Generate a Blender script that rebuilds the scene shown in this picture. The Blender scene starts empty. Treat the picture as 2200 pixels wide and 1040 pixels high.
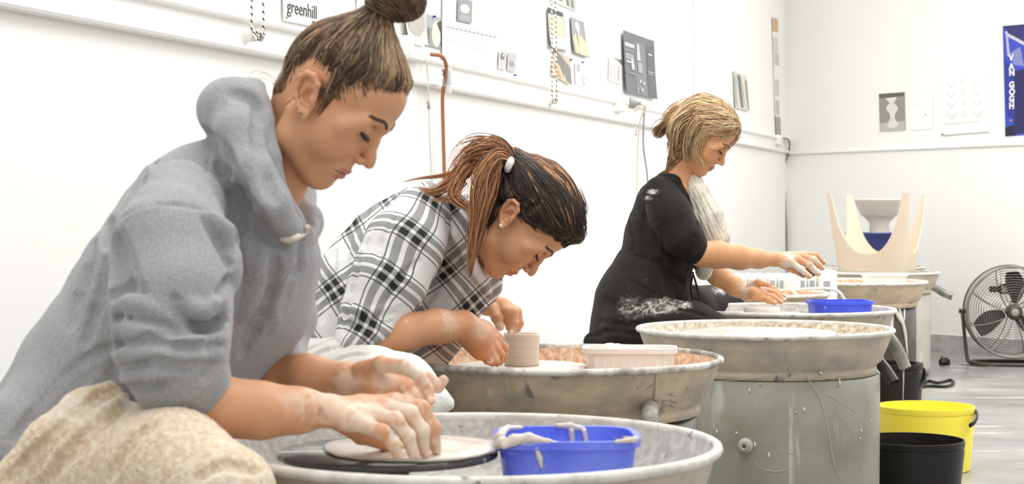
import bpy, bmesh, math, random
import numpy as np
from mathutils import Vector, Matrix
from mathutils.bvhtree import BVHTree
random.seed(7)
rng = np.random.default_rng(7)
S = bpy.context.scene
COL = S.collection

# ------------------------------------------------------------------ camera, world, lights, exposure
FPX, CX, HY, CAMH = 3700.0, 1100.0, 470.0, 0.90      # focal length in px of the 2200 px frame, horizon row, lens height
cd = bpy.data.cameras.new('camera'); cam = bpy.data.objects.new('camera', cd); COL.objects.link(cam)
cd.sensor_width = 36.0; cd.lens = 36.0 * FPX / 2200.0
cd.shift_y = -(520.0 - HY) / 2200.0
cam.location = (0, 0, CAMH); cam.rotation_euler = (math.pi / 2, 0, 0)
cd.clip_start = 0.05; cd.clip_end = 100
cd.dof.use_dof = True; cd.dof.focus_distance = 4.6; cd.dof.aperture_fstop = 10
S.camera = cam
w = bpy.data.worlds.new('world'); S.world = w; w.use_nodes = True
w.node_tree.nodes['Background'].inputs[0].default_value = (1.0, 0.993, 0.98, 1)
w.node_tree.nodes['Background'].inputs[1].default_value = 0.84
def area(name, loc, rot, sx, sy, e, c=(1, 1, 1)):
    l = bpy.data.lights.new(name, 'AREA'); l.shape = 'RECTANGLE'; l.size = sx; l.size_y = sy; l.energy = e; l.color = c
    o = bpy.data.objects.new(name, l); COL.objects.link(o); o.location = loc; o.rotation_euler = rot; return o
area('ceiling_tubes', (0.2, 3.0, 3.3), (0, 0, 0), 1.6, 4.0, 66, (1, 0.985, 0.955))
area('ceiling_tubes', (1.6, 7.6, 3.3), (0, 0, 0), 1.6, 5.0, 92, (1, 0.985, 0.955))
area('ceiling_tubes', (4.2, 7.4, 3.3), (0, 0, 0), 1.6, 5.0, 140, (1, 0.985, 0.955))
S.view_settings.view_transform = 'Standard'; S.view_settings.look = 'None'
S.view_settings.exposure = 0.12; S.view_settings.gamma = 1.0; S.view_settings.use_curve_mapping = False

# ------------------------------------------------------------------ helpers
def lin(r, g, b):
    f = lambda c: (c / 255 / 12.92) if c / 255 <= 0.04045 else ((c / 255 + 0.055) / 1.055) ** 2.4
    return (f(r), f(g), f(b), 1.0)
def P(px, py, Y): return Vector(((px - CX) / FPX * Y, Y, CAMH - (py - HY) / FPX * Y))
def R(rpx, Y): return rpx * Y / FPX
def W3(p): return P(*p[:3])

def thing(name, label, cat, loc=(0, 0, 0), rz=0, group=None):
    o = bpy.data.objects.new(name, None); COL.objects.link(o)
    o.location = loc; o.rotation_euler = (0, 0, rz); o.empty_display_size = 0.05
    return tag(o, label, cat, group)
def tag(o, label, cat, group=None):
    o['label'] = label; o['category'] = cat
    if group: o['group'] = group
    return o
def parent(o, p):
    if p is not None:
        o.parent = p; o.matrix_parent_inverse = Matrix.Identity(4)
    return o
def obj(name, me, mats=None, par=None, smooth=True, world=False):
    """links a mesh; world=True: the mesh has world coordinates and is re-based on its parent"""
    if isinstance(me, bmesh.types.BMesh):
        bm = me; me = bpy.data.meshes.new(name); bm.normal_update(); bm.to_mesh(me); bm.free()
    o = bpy.data.objects.new(name, me); COL.objects.link(o)
    if mats is not None:
        for m in (mats if isinstance(mats, (list, tuple)) else [mats]): me.materials.append(m)
    if smooth and len(me.polygons):
        me.polygons.foreach_set('use_smooth', [True] * len(me.polygons))
    if par is not None:
        parent(o, par)
        if world:
            mw = Matrix.Identity(4); q = par
            chain = []
            while q is not None: chain.append(q); q = q.parent
            for q in reversed(chain): mw = mw @ (Matrix.Translation(q.location) @ q.rotation_euler.to_matrix().to_4x4())
            me.transform(mw.inverted())
    return o
def struct(name, bm, m, **k):
    o = obj(name, bm, m, **k); o['kind'] = 'structure'; return o
def autosmooth(o, ang=35):
    me = o.data
    me.polygons.foreach_set('use_smooth', [True] * len(me.polygons))
    bm = bmesh.new(); bm.from_mesh(me)
    for e in bm.edges:
        if len(e.link_faces) == 2 and e.calc_face_angle(0) > math.radians(ang): e.smooth = False
    bm.to_mesh(me); bm.free(); return o

def box(bm, lo, hi, mi=0, M=None, bev=0):
    x0, y0, z0 = lo; x1, y1, z1 = hi
    vs = [bm.verts.new(v) for v in [(x0,y0,z0),(x1,y0,z0),(x1,y1,z0),(x0,y1,z0),(x0,y0,z1),(x1,y0,z1),(x1,y1,z1),(x0,y1,z1)]]
    fs = [bm.faces.new([vs[i] for i in f]) for f in [(0,3,2,1),(4,5,6,7),(0,1,5,4),(1,2,6,5),(2,3,7,6),(3,0,4,7)]]
    for f in fs: f.material_index = mi
    if bev:
        es = list({e for f in fs for e in f.edges})
        r = bmesh.ops.bevel(bm, geom=es, offset=bev, segments=3, affect='EDGES', profile=0.5)
        vs = list({v for f in r['faces'] for v in f.verts} | {v for f in fs if f.is_valid for v in f.verts})
    if M is not None: bmesh.ops.transform(bm, matrix=M, verts=[v for v in vs if v.is_valid])
    return bm
def lathe(bm, prof, n=64, M=None, mi=0, wob=None):
    """revolve (r,z) points about z; r==0 closes with a pole"""
    rings = []
    allv = []
    for (r, z) in prof:
        if r <= 1e-6:
            v = bm.verts.new((0, 0, z)); rings.append([v]); allv.append(v)
        else:
            ring = []
            for i in range(n):
                a = 2 * math.pi * i / n; rr = r * (1 + (wob(a, z) if wob else 0))
                ring.append(bm.verts.new((rr * math.cos(a), rr * math.sin(a), z)))
            rings.append(ring); allv += ring
    for A, B in zip(rings[:-1], rings[1:]):
        for i in range(n):
            j = (i + 1) % n
            try:
                if len(A) == 1 and len(B) == 1: continue
                if len(A) == 1: f = bm.faces.new((A[0], B[j], B[i]))
                elif len(B) == 1: f = bm.faces.new((A[i], A[j], B[0]))
                else: f = bm.faces.new((A[i], A[j], B[j], B[i]))
                f.material_index = mi
            except ValueError: pass
    if M is not None: bmesh.ops.transform(bm, matrix=M, verts=allv)
    return bm
def catmull(pts, n=8):
    pts = [Vector(p) for p in pts]
    if len(pts) < 3: return [pts[0].lerp(pts[-1], i / n) for i in range(n + 1)]
    P_ = [2 * pts[0] - pts[1]] + pts + [2 * pts[-1] - pts[-2]]
    out = []
    for i in range(1, len(P_) - 2):
        a, b, c, d = P_[i-1:i+3]
        for k in range(n):
            t = k / n
            out.append(0.5 * ((2*b) + (c-a)*t + (2*a-5*b+4*c-d)*t*t + (3*b-a-3*c+d)*t**3))
    out.append(pts[-1]); return out
def tube(bm, pts, rad, n=8, mi=0, smooth=0, caps=True, flat=None):
    """a tube along pts; rad a number or list"""
    if smooth:
        if not isinstance(rad, (int, float)):
            rr = catmull([Vector((r, 0, 0)) for r in rad], smooth); rad = [max(v.x, 1e-4) for v in rr]
        pts = catmull(pts, smooth)
    pts = [Vector(p) for p in pts]
    if isinstance(rad, (int, float)): rad = [rad] * len(pts)
    t0 = (pts[1] - pts[0]).normalized()
    up = Vector((0, 0, 1)) if abs(t0.z) < 0.9 else Vector((1, 0, 0))
    nrm = t0.cross(up).normalized(); rings = []
    for i, p in enumerate(pts):
        t = (pts[min(i+1, len(pts)-1)] - pts[max(i-1, 0)])
        if t.length < 1e-9: t = t0.copy()
        t.normalize()
        nrm = (nrm - t * nrm.dot(t))
        if nrm.length < 1e-6: nrm = t.orthogonal()
        nrm.normalize(); bn = t.cross(nrm)
        fl = flat if flat else 1
        rings.append([bm.verts.new(p + (nrm * math.cos(2*math.pi*k/n) + bn * math.sin(2*math.pi*k/n) * fl) * rad[i]) for k in range(n)])
    for A, B in zip(rings[:-1], rings[1:]):
        for i in range(n):
            f = bm.faces.new((A[i], A[(i+1) % n], B[(i+1) % n], B[i])); f.material_index = mi
    if caps:
        f = bm.faces.new(rings[0][::-1]); f.material_index = mi
        f = bm.faces.new(rings[-1]); f.material_index = mi
    return bm

# ------------------------------------------------------------------ materials
def newmat(name):
    m = bpy.data.materials.new(name); m.use_nodes = True
    nt = m.node_tree; b = nt.nodes['Principled BSDF']; return m, nt, b
def plain(name, c, rough=0.5, metal=0.0, bump=0, bscale=200, var=0.0, vscale=8, **k):
    m, nt, b = newmat(name)
    b.inputs['Base Color'].default_value = c; b.inputs['Roughness'].default_value = rough; b.inputs['Metallic'].default_value = metal
    for kk, v in k.items(): b.inputs[kk.replace('_', ' ')].default_value = v
    tc = nt.nodes.new('ShaderNodeTexCoord')
    if var:
        n = nt.nodes.new('ShaderNodeTexNoise'); n.inputs['Scale'].default_value = vscale; n.inputs['Detail'].default_value = 5
        nt.links.new(tc.outputs['Object'], n.inputs['Vector'])
        r = nt.nodes.new('ShaderNodeValToRGB'); r.color_ramp.elements[0].position = 0.3; r.color_ramp.elements[1].position = 0.7
        r.color_ramp.elements[0].color = tuple(x * (1 - var) for x in c[:3]) + (1,)
        r.color_ramp.elements[1].color = tuple(min(1, x * (1 + var)) for x in c[:3]) + (1,)
        nt.links.new(n.outputs['Fac'], r.inputs['Fac']); nt.links.new(r.outputs['Color'], b.inputs['Base Color'])
    if bump: addbump(nt, b, bump, bscale, tc)
    return m
def addbump(nt, b, strength, scale, tc=None, dist=0.002, detail=3):
    tc = tc or nt.nodes.new('ShaderNodeTexCoord')
    n = nt.nodes.new('ShaderNodeTexNoise'); n.inputs['Scale'].default_value = scale; n.inputs['Detail'].default_value = detail
    nt.links.new(tc.outputs['Object'], n.inputs['Vector'])
    bp = nt.nodes.new('ShaderNodeBump'); bp.inputs['Strength'].default_value = strength; bp.inputs['Distance'].default_value = dist
    nt.links.new(n.outputs['Fac'], bp.inputs['Height']); nt.links.new(bp.outputs['Normal'], b.inputs['Normal'])
    return bp
def layered(name, stops, scale=6, stretch=(1, 1, 1), rough=0.6, layers=(), bump=0.15, bscale=60, seed=0, **k):
    """noise ramp + layers of splashes: (color, scale, stretch, threshold, softness, seed)"""
    m, nt, b = newmat(name); L = nt.links.new
    b.inputs['Roughness'].default_value = rough
    for kk, v in k.items(): b.inputs[kk.replace('_', ' ')].default_value = v
    tc = nt.nodes.new('ShaderNodeTexCoord')
    def noise(sc, st, sd, detail=6, dist=0.0):
        mp = nt.nodes.new('ShaderNodeMapping'); mp.inputs['Scale'].default_value = st; mp.inputs['Location'].default_value = (sd * 3.1, sd * 1.7, sd)
        n = nt.nodes.new('ShaderNodeTexNoise'); n.inputs['Scale'].default_value = sc; n.inputs['Detail'].default_value = detail
        n.inputs['Distortion'].default_value = dist; n.inputs['Roughness'].default_value = 0.62
        L(tc.outputs['Object'], mp.inputs['Vector']); L(mp.outputs[0], n.inputs['Vector']); return n
    n = noise(scale, stretch, seed)
    r = nt.nodes.new('ShaderNodeValToRGB'); cr = r.color_ramp
    while len(cr.elements) < len(stops): cr.elements.new(0.5)
    for e, (p, c) in zip(cr.elements, stops): e.position = p; e.color = c
    L(n.outputs['Fac'], r.inputs['Fac']); cur = r.outputs['Color']
    for (c, sc, st, th, so, sd) in layers:
        n2 = noise(sc, st, sd, 7, 0.6)
        r2 = nt.nodes.new('ShaderNodeValToRGB'); r2.color_ramp.elements[0].position = th; r2.color_ramp.elements[1].position = min(1, th + so)
        r2.color_ramp.elements[0].color = (0, 0, 0, 1); r2.color_ramp.elements[1].color = (1, 1, 1, 1)
        L(n2.outputs['Fac'], r2.inputs['Fac'])
        mx = nt.nodes.new('ShaderNodeMix'); mx.data_type = 'RGBA'
        L(r2.outputs['Color'], mx.inputs[0]); L(cur, mx.inputs[6]); mx.inputs[7].default_value = c; cur = mx.outputs[2]
    L(cur, b.inputs['Base Color'])
    if bump: addbump(nt, b, bump, bscale, tc)
    return m
def attrmat(name, rough=0.5, bump=0, bscale=300, noise=0.0, nscale=30, **k):
    """base colour read from the mesh's own colour attribute"""
    m, nt, b = newmat(name); L = nt.links.new
    b.inputs['Roughness'].default_value = rough
    for kk, v in k.items(): b.inputs[kk.replace('_', ' ')].default_value = v
    a = nt.nodes.new('ShaderNodeAttribute'); a.attribute_name = 'tone'
    tc = nt.nodes.new('ShaderNodeTexCoord')
    if noise:
        n = nt.nodes.new('ShaderNodeTexNoise'); n.inputs['Scale'].default_value = nscale; n.inputs['Detail'].default_value = 5
        L(tc.outputs['Object'], n.inputs['Vector'])
        mr = nt.nodes.new('ShaderNodeMapRange'); mr.inputs[1].default_value = 0.3; mr.inputs[2].default_value = 0.7
        mr.inputs[3].default_value = 1 - noise; mr.inputs[4].default_value = 1 + noise
        L(n.outputs['Fac'], mr.inputs[0])
        vm = nt.nodes.new('ShaderNodeVectorMath'); vm.operation = 'SCALE'
        L(a.outputs['Color'], vm.inputs[0]); L(mr.outputs[0], vm.inputs['Scale']); L(vm.outputs[0], b.inputs['Base Color'])
    else: L(a.outputs['Color'], b.inputs['Base Color'])
    if bump: addbump(nt, b, bump, bscale, tc)
    return m
def settone(me, cols):
    ca = me.color_attributes.new('tone', 'FLOAT_COLOR', 'POINT')
    c = np.ones((len(me.vertices), 4), np.float32); c[:, :3] = cols; ca.data.foreach_set('color', c.ravel())

# ------------------------------------------------------------------ smooth solid modelling: blended rounded shapes on a grid -> one skin
class Solid:
    def __init__(s, lo, hi, h):
        s.lo = np.array(lo, float); s.h = h
        n = np.ceil((np.array(hi, float) - s.lo) / h).astype(int) + 1
        s.n = n; s.ax = [(s.lo[i] + h * np.arange(n[i])).astype(np.float32) for i in range(3)]
        s.d = np.full(tuple(n), 1.0, np.float32)
    def block(s, lo, hi):
        a = np.maximum(np.floor((np.array(lo) - s.lo) / s.h).astype(int), 0)
        b = np.minimum(np.ceil((np.array(hi) - s.lo) / s.h).astype(int) + 1, s.n)
        if np.any(b <= a): return None
        sl = tuple(slice(a[i], b[i]) for i in range(3))
        return sl, s.ax[0][sl[0]][:, None, None], s.ax[1][sl[1]][None, :, None], s.ax[2][sl[2]][None, None, :]
    def comb(s, sl, dp, k, op):
        d = s.d[sl]
        if op == 'add':
            if k > 0:
                h = np.clip(0.5 + 0.5 * (dp - d) / k, 0, 1); r = d * h + dp * (1 - h) - k * h * (1 - h)
                r = np.minimum(np.where(np.abs(dp - d) < k, r, np.minimum(d, dp)), np.minimum(d, dp) + 0)
            else: r = np.minimum(d, dp)
        elif op == 'sub':
            dn = -dp
            if k > 0:
                h = np.clip(0.5 - 0.5 * (dn - d) / k, 0, 1); r = d * h + dn * (1 - h) + k * h * (1 - h)
                r = np.where(np.abs(dn - d) < k, r, np.maximum(d, dn))
            else: r = np.maximum(d, dn)
        s.d[sl] = r
    def cone(s, a, ra, b, rb, k=0.01, op='add', flat=None):
        """rounded cone a->b; flat=(axis vector, factor) squashes or stretches across that axis"""
        a = np.array(a, float); b = np.array(b, float); m = max(ra, rb)
        ex = m * (max(1, flat[1]) if flat else 1) + k + 3 * s.h
        blk = s.block(np.minimum(a, b) - ex, np.maximum(a, b) + ex)
        if blk is None: return s
        sl, X, Y, Z = blk
        ab = b - a; L2 = float(ab @ ab) + 1e-12
        t = np.clip(((X - a[0]) * ab[0] + (Y - a[1]) * ab[1] + (Z - a[2]) * ab[2]) / L2, 0, 1)
        dx = X - (a[0] + t * ab[0]); dy = Y - (a[1] + t * ab[1]); dz = Z - (a[2] + t * ab[2])
        q = dx * dx + dy * dy + dz * dz
        if flat:
            f = np.array(flat[0], float); f /= np.linalg.norm(f)
            c = dx * f[0] + dy * f[1] + dz * f[2]
            q = np.maximum(q + c * c * (1 / flat[1] ** 2 - 1), 0)
        dp = np.sqrt(q) - (ra + t * (rb - ra))
        if flat and flat[1] < 1: dp = dp * max(flat[1], 0.4)
        s.comb(sl, dp.astype(np.float32), k, op); return s
    def chain(s, pts, k=0.01, op='add', flat=None):
        """pts: (x,y,z,r)"""
        if len(pts) == 1: pts = pts * 2
        for p, q in zip(pts[:-1], pts[1:]): s.cone(p[:3], p[3], q[:3], q[3], k, op, flat)
        return s
    def ell(s, c, r, rot=None, k=0.01, op='add'):
        c = np.array(c, float); r = np.array(r, float); ex = max(r) + k + 3 * s.h
        blk = s.block(c - ex, c + ex)
        if blk is None: return s
        sl, X, Y, Z = blk; X = X - c[0]; Y = Y - c[1]; Z = Z - c[2]
        if rot is not None:
            m = np.array(rot.to_3x3().transposed() if isinstance(rot, Matrix) else rot)
            X, Y, Z = (m[0][0]*X + m[0][1]*Y + m[0][2]*Z, m[1][0]*X + m[1][1]*Y + m[1][2]*Z, m[2][0]*X + m[2][1]*Y + m[2][2]*Z)
        k0 = np.sqrt((X/r[0])**2 + (Y/r[1])**2 + (Z/r[2])**2); k1 = np.sqrt((X/r[0]**2)**2 + (Y/r[1]**2)**2 + (Z/r[2]**2)**2) + 1e-6
        s.comb(sl, (k0 * (k0 - 1) / k1).astype(np.float32), k, op); return s
    def warp(s, fn, lo=None, hi=None):
        blk = s.block(lo if lo is not None else s.lo, hi if hi is not None else s.lo + s.h * s.n)
        if blk is None: return s
        sl, X, Y, Z = blk; s.d[sl] = s.d[sl] + fn(X, Y, Z).astype(np.float32); return s
    def cut(s, fn):
        """keep only where fn<0"""
        sl, X, Y, Z = s.block(s.lo, s.lo + s.h * s.n); s.d = np.maximum(s.d, fn(X, Y, Z).astype(np.float32)); return s
    def see(s, px, py, ymin=0.5, ymax=20):
        """first surface point of this solid on the line of sight through a photo position"""
        ys = np.arange(max(ymin, s.ax[1][0]), min(ymax, s.ax[1][-1]), s.h * 0.5)
        x = (px - CX) / FPX * ys; z = CAMH - (py - HY) / FPX * ys
        i = np.round((x - s.lo[0]) / s.h).astype(int); j = np.round((ys - s.lo[1]) / s.h).astype(int); k = np.round((z - s.lo[2]) / s.h).astype(int)
        ok = (i >= 0) & (j >= 0) & (k >= 0) & (i < s.n[0]) & (j < s.n[1]) & (k < s.n[2])
        if not ok.any(): return None
        v = np.ones(len(ys)); v[ok] = s.d[i[ok], j[ok], k[ok]]
        h = np.nonzero(v < 0)[0]
        return None if len(h) == 0 else np.array((x[h[0]], ys[h[0]], z[h[0]]))
    def fold(s, pts, r, k=0.01, op='sub', lift=0.0, n=6):
        """a crease (sub) or ridge (add) that follows the surface below photo positions pts; r = radius at middle"""
        pp = [Vector((a[0], a[1], 0)) for a in pts]; pp = catmull(pp, n) if len(pp) > 2 else [pp[0].lerp(pp[1], i / n) for i in range(n + 1)]
        out = []
        for i, p in enumerate(pp):
            q = s.see(p.x, p.y)
            if q is None: continue
            t = i / (len(pp) - 1); rr = r * (0.35 + 0.65 * math.sin(math.pi * min(max(t, 0.02), 0.98)) ** 0.6)
            dirv = np.array((q[0], q[1], q[2] - CAMH)); dirv /= np.linalg.norm(dirv)
            c = q + dirv * (rr * (0.55 if op == 'add' else -0.35) - lift)
            out.append((c[0], c[1], c[2], rr))
        for p, q in zip(out[:-1], out[1:]):
            if np.linalg.norm(np.array(p[:3]) - np.array(q[:3])) < 0.09: s.cone(p[:3], p[3], q[:3], q[3], k, op)
        return s
    def mesh(s, name='m', M=None, smooth=0):
        d = s.d; n0, n1, n2 = d.shape
        ins = d < 0
        cnt = np.zeros((n0-1, n1-1, n2-1), np.int8)
        for i in (0, 1):
            for j in (0, 1):
                for k in (0, 1): cnt += ins[i:n0-1+i, j:n1-1+j, k:n2-1+k]
        act = np.argwhere((cnt > 0) & (cnt < 8)); del cnt
        N = len(act); vid = np.full((n0-1, n1-1, n2-1), -1, np.int32); vid[act[:, 0], act[:, 1], act[:, 2]] = np.arange(N)
        acc = np.zeros((N, 3)); c = np.zeros(N)
        co = [(i, j, k) for i in (0, 1) for j in (0, 1) for k in (0, 1)]
        val = {q: d[act[:, 0]+q[0], act[:, 1]+q[1], act[:, 2]+q[2]].astype(float) for q in co}
        for a in co:
            for ax in range(3):
                if a[ax]: continue
                b = list(a); b[ax] = 1; b = tuple(b); va, vb = val[a], val[b]
                m = (va < 0) != (vb < 0); t = np.where(m, va / np.where(m, va - vb, 1), 0)
                p = np.tile(np.array(a, float), (N, 1)); p[:, ax] = t
                acc += p * m[:, None]; c += m
        v = (act + acc / np.maximum(c, 1)[:, None]) * s.h + s.lo
        faces = []
        for ax in range(3):
            o1, o2 = [(1, 2), (2, 0), (0, 1)][ax]
            sa = [slice(None)] * 3; sb = [slice(None)] * 3; sa[ax] = slice(0, -1); sb[ax] = slice(1, None)
            A = ins[tuple(sa)]; B = ins[tuple(sb)]; e = np.argwhere(A != B)
            e = e[(e[:, o1] > 0) & (e[:, o2] > 0) & (e[:, o1] < d.shape[o1]-1) & (e[:, o2] < d.shape[o2]-1)]
            q = []
            for (u, w_) in ((0, 0), (1, 0), (1, 1), (0, 1)):
                f = e.copy(); f[:, o1] -= u; f[:, o2] -= w_; q.append(vid[f[:, 0], f[:, 1], f[:, 2]])
            q = np.stack(q, 1); fl = A[e[:, 0], e[:, 1], e[:, 2]]
            q[~fl] = q[~fl][:, ::-1]; faces.append(q)
        F = np.concatenate(faces); F = F[(F >= 0).all(1)]
        if smooth:
            E = np.concatenate([F[:, [0, 1]], F[:, [1, 2]], F[:, [2, 3]], F[:, [3, 0]]])
            for _ in range(smooth):
                sm = np.zeros_like(v); cc = np.zeros(N)
                for j in range(3): sm[:, j] = np.bincount(E[:, 0], v[E[:, 1], j], N) + np.bincount(E[:, 1], v[E[:, 0], j], N)
                cc = np.bincount(E[:, 0], minlength=N) + np.bincount(E[:, 1], minlength=N)
                v = v * 0.4 + 0.6 * sm / np.maximum(cc, 1)[:, None]
        if M is not None:
            m = np.array(M); v = v @ m[:3, :3].T + m[:3, 3]
        return v, F
def buildmesh(name, parts):
    """parts: list of (verts, quads)"""
    off = 0; V = []; F = []
    for v, f in parts: V.append(v); F.append(f + off); off += len(v)
    V = np.concatenate(V); F = np.concatenate(F)
    me = bpy.data.meshes.new(name); me.vertices.add(len(V)); me.vertices.foreach_set('co', V.astype(np.float32).ravel())
    me.loops.add(F.size); me.loops.foreach_set('vertex_index', F.astype(np.int32).ravel())
    me.polygons.add(len(F)); me.polygons.foreach_set('loop_start', np.arange(0, F.size, 4, dtype=np.int32))
    me.update(calc_edges=True); me.validate(); return me
def bvh_of(parts):
    off = 0; V = []; F = []
    for v, f in parts: V += [tuple(x) for x in v]; F += (f + off).tolist(); off += len(v)
    return BVHTree.FromPolygons(V, F)
def vnoise(P_, scale, seed=0):
    """cheap smooth noise of points, about -1..1"""
    r = np.random.default_rng(seed); out = np.zeros(len(P_))
    for i in range(22):
        k = r.normal(size=3) * scale * (1 + .12 * i); out += np.sin(P_ @ k + r.uniform(0, 6.28)) / (1 + .05 * i)
    return out / 3.2

# ------------------------------------------------------------------ the room
YC = 12.8; WL = Vector((0.365, 1, 0)).normalized(); WB = Vector((0.099, -0.13, 0)).normalized()
XC = (1690 - CX) / FPX * YC; CORN = Vector((XC, YC, 0))
M_wall = plain('wall_paint', lin(246, 246, 243), 0.7, bump=0.05, bscale=40, var=0.01, vscale=1.2)
M_trunk = plain('trunking_plastic', lin(242, 241, 238), 0.45, var=0.02, vscale=3)
M_floor = layered('concrete_floor', [(0.30, lin(112, 111, 109)), (0.48, lin(142, 141, 139)), (0.66, lin(166, 165, 163))], scale=1.4, rough=0.32, bump=0.05,
                  layers=[(lin(168, 148, 122), 0.9, (1, 1, 1), 0.56, 0.12, 4), (lin(120, 118, 112), 3.0, (1, 2.2, 1), 0.62, 0.08, 9), (lin(200, 198, 194), 3, (.6, 3, 1), 0.58, 0.12, 2)])
M_plinth = layered('painted_concrete_plinth', [(0.35, lin(150, 150, 152)), (0.6, lin(190, 188, 186))], scale=9, rough=0.7)
def wallmat(wall, px, py, off=0.0):
    """frame on a wall at a photo position: x to the right along the wall, y up, z out of the wall into the room"""
    d = WL if wall == 'L' else WB
    n = Vector((d.y, -d.x, 0)).normalized()          # towards the room
    if wall == 'B': n = Vector((-abs(d.y), -abs(d.x), 0)).normalized()
    ray = Vector(((px - CX) / FPX, 1, -(py - HY) / FPX)); o = Vector((0, 0, CAMH))
    t = (CORN - o).dot(n) / ray.dot(n); p = o + ray * t + n * off
    M = Matrix.Identity(4)
    for i in range(3): M[i][0] = d[i]; M[i][1] = (0, 0, 1)[i]; M[i][2] = n[i]; M[i][3] = p[i]
    return M
def on_wall(wall, px, py, off=0.0): return wallmat(wall, px, py, off).to_translation()
H_ROOM = 3.4
def wallbox(d, n, L0, L1, z0, z1, t0, t1, mat, name):
    bm = bmesh.new(); c = [CORN + d * L0 + n * t0, CORN + d * L1 + n * t0, CORN + d * L1 + n * t1, CORN + d * L0 + n * t1]
    v = [bm.verts.new((p.x, p.y, z)) for z in (z0, z1) for p in c]
    for f in [(0,1,2,3),(7,6,5,4),(0,4,5,1),(1,5,6,2),(2,6,7,3),(3,7,4,0)]: bm.faces.new([v[i] for i in f])
    bmesh.ops.recalc_face_normals(bm, faces=bm.faces)
    return struct(name, bm, mat, smooth=False)
NL = Vector((WL.y, -WL.x, 0)); NB = Vector((-abs(WB.y), -abs(WB.x), 0)).normalized()
wallbox(WL, NL, -13.5, 0.15, 0, H_ROOM, -0.15, 0.0, M_wall, 'wall_left')
wallbox(WB, NB, 0.0, 5.5, 0, H_ROOM, -0.15, 0.0, M_wall, 'wall_back')
bm = bmesh.new(); box(bm, (-4.5, -1.5, -0.05), (8, 14.5, 0)); struct('floor', bm, M_floor, smooth=False)
wallbox(WB, NB, 0.03, 5.5, 0, 0.115, 0, 0.02, M_plinth, 'baseboard_back')
wallbox(WL, NL, -13.5, 0.0, 0, 0.115, 0, 0.02, M_plinth, 'baseboard_left')
# dado trunking: panel with two rounded lips
def trunk_profile(name, d, n, L0, L1, prof):
    bm = bmesh.new(); rows = []
    for L in (L0, L1):
        rows.append([bm.verts.new((CORN + d * L + n * a) + Vector((0, 0, z))) for a, z in prof])
    for i in range(len(prof)):
        j = (i + 1) % len(prof)
        bm.faces.new((rows[0][i], rows[0][j], rows[1][j], rows[1][i]))
    bm.faces.new(rows[0][::-1]); bm.faces.new(rows[1]); bmesh.ops.recalc_face_normals(bm, faces=bm.faces)
    return struct(name, bm, M_trunk, smooth=False)
def lip(z0, h, dpt): return [(0.0, z0), (dpt * 0.6, z0), (dpt * 0.9, z0 + h * 0.15), (dpt, z0 + h * 0.5), (dpt * 0.9, z0 + h * 0.85), (dpt * 0.6, z0 + h)]
trunk_profile('trim_1', WL, NL, -13.5, 0, lip(1.383, 0.022, 0.034) + [(0.012, 1.407), (0.012, 1.470)] + lip(1.472, 0.020, 0.030)[1:] + [(0, 1.492)])
trunk_profile('trim_2', WB, NB, 0.02, 5.5, lip(1.374, 0.016, 0.02) + [(0, 1.390)])

# ------------------------------------------------------------------ papers on the walls
PM = {}
def pm(r, g, b):
    k = (r, g, b)
    if k not in PM: PM[k] = plain('printed_paper', lin(r, g, b), 0.6)
    return PM[k]
def paper(name, label, cat, wall, corners, base, shapes=(), group=None, curl=0.0, off=0.004, pins=(), back=None):
    """corners (photo px): top-left, top-right, bottom-right, bottom-left. shapes: (list of (u,v) v down, colour)"""
    F = wallmat(wall, *corners[0], off); Fi = F.inverted()
    C4 = [(Fi @ on_wall(wall, x, y, off)) for x, y in corners]
    bm = bmesh.new(); mats = [pm(*base)]; N = 14
    group = group or {'photo_print': 'small prints pinned along the left wall'}.get(name)
    def at(u, v, e=0.0):
        p = C4[0].lerp(C4[1], u).lerp(C4[3].lerp(C4[2], u), v)
        return Vector((p.x, p.y, e + curl * (v ** 3) * 0.5 + curl * 0.25 * (abs(u - .5) * 2) ** 4))
    for e, flip in ((0.0006, False), (0.0, True)):
        g = [[bm.verts.new(at(i / N, j / N, e)) for i in range(N + 1)] for j in range(N + 1)]
        for j in range(N):
            for i in range(N):
                q = (g[j+1][i], g[j+1][i+1], g[j][i+1], g[j][i]); bm.faces.new(q[::-1] if flip else q)
    for li, (poly, c) in enumerate(shapes):
        m = pm(*c)
        if m not in mats: mats.append(m)
        e = 0.0012 + 0.00025 * li
        if len(poly) == 2 and poly[0][0] < poly[1][0]:           # rect
            (u0, v0), (u1, v1) = poly; n2 = 6
            gg = [[bm.verts.new(at(u0 + (u1-u0)*i/n2, v0 + (v1-v0)*j/n2, e)) for i in range(n2+1)] for j in range(n2+1)]
            for j in range(n2):
                for i in range(n2):
                    f = bm.faces.new((gg[j+1][i], gg[j+1][i+1], gg[j][i+1], gg[j][i])); f.material_index = mats.index(m)
        else:
            f = bm.faces.new([bm.verts.new(at(u, v, e)) for u, v in poly]); f.material_index = mats.index(m)
            f.normal_update()
            if f.normal.z < 0: f.normal_flip()
    o = obj(name, bm, mats, smooth=False); o.matrix_world = F; tag(o, label, cat, group)
    for (u, v) in pins:
        b2 = bmesh.new(); p = at(u, v, 0.001)
        lathe(b2, [(0, 0), (0.004, 0), (0.0045, 0.004), (0.003, 0.006), (0.004, 0.011), (0, 0.012)], 10, Matrix.Translation(p))
        obj('push_pin', b2, M_pin, o)
    return o
M_pin = plain('blue_plastic_pin', lin(50, 60, 190), 0.4)
def ellp(cu, cv, ru, rv, n=18, a0=0): return [(cu + ru * math.cos(2*math.pi*i/n), cv + rv * math.sin(2*math.pi*i/n)) for i in range(n)]
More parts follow.
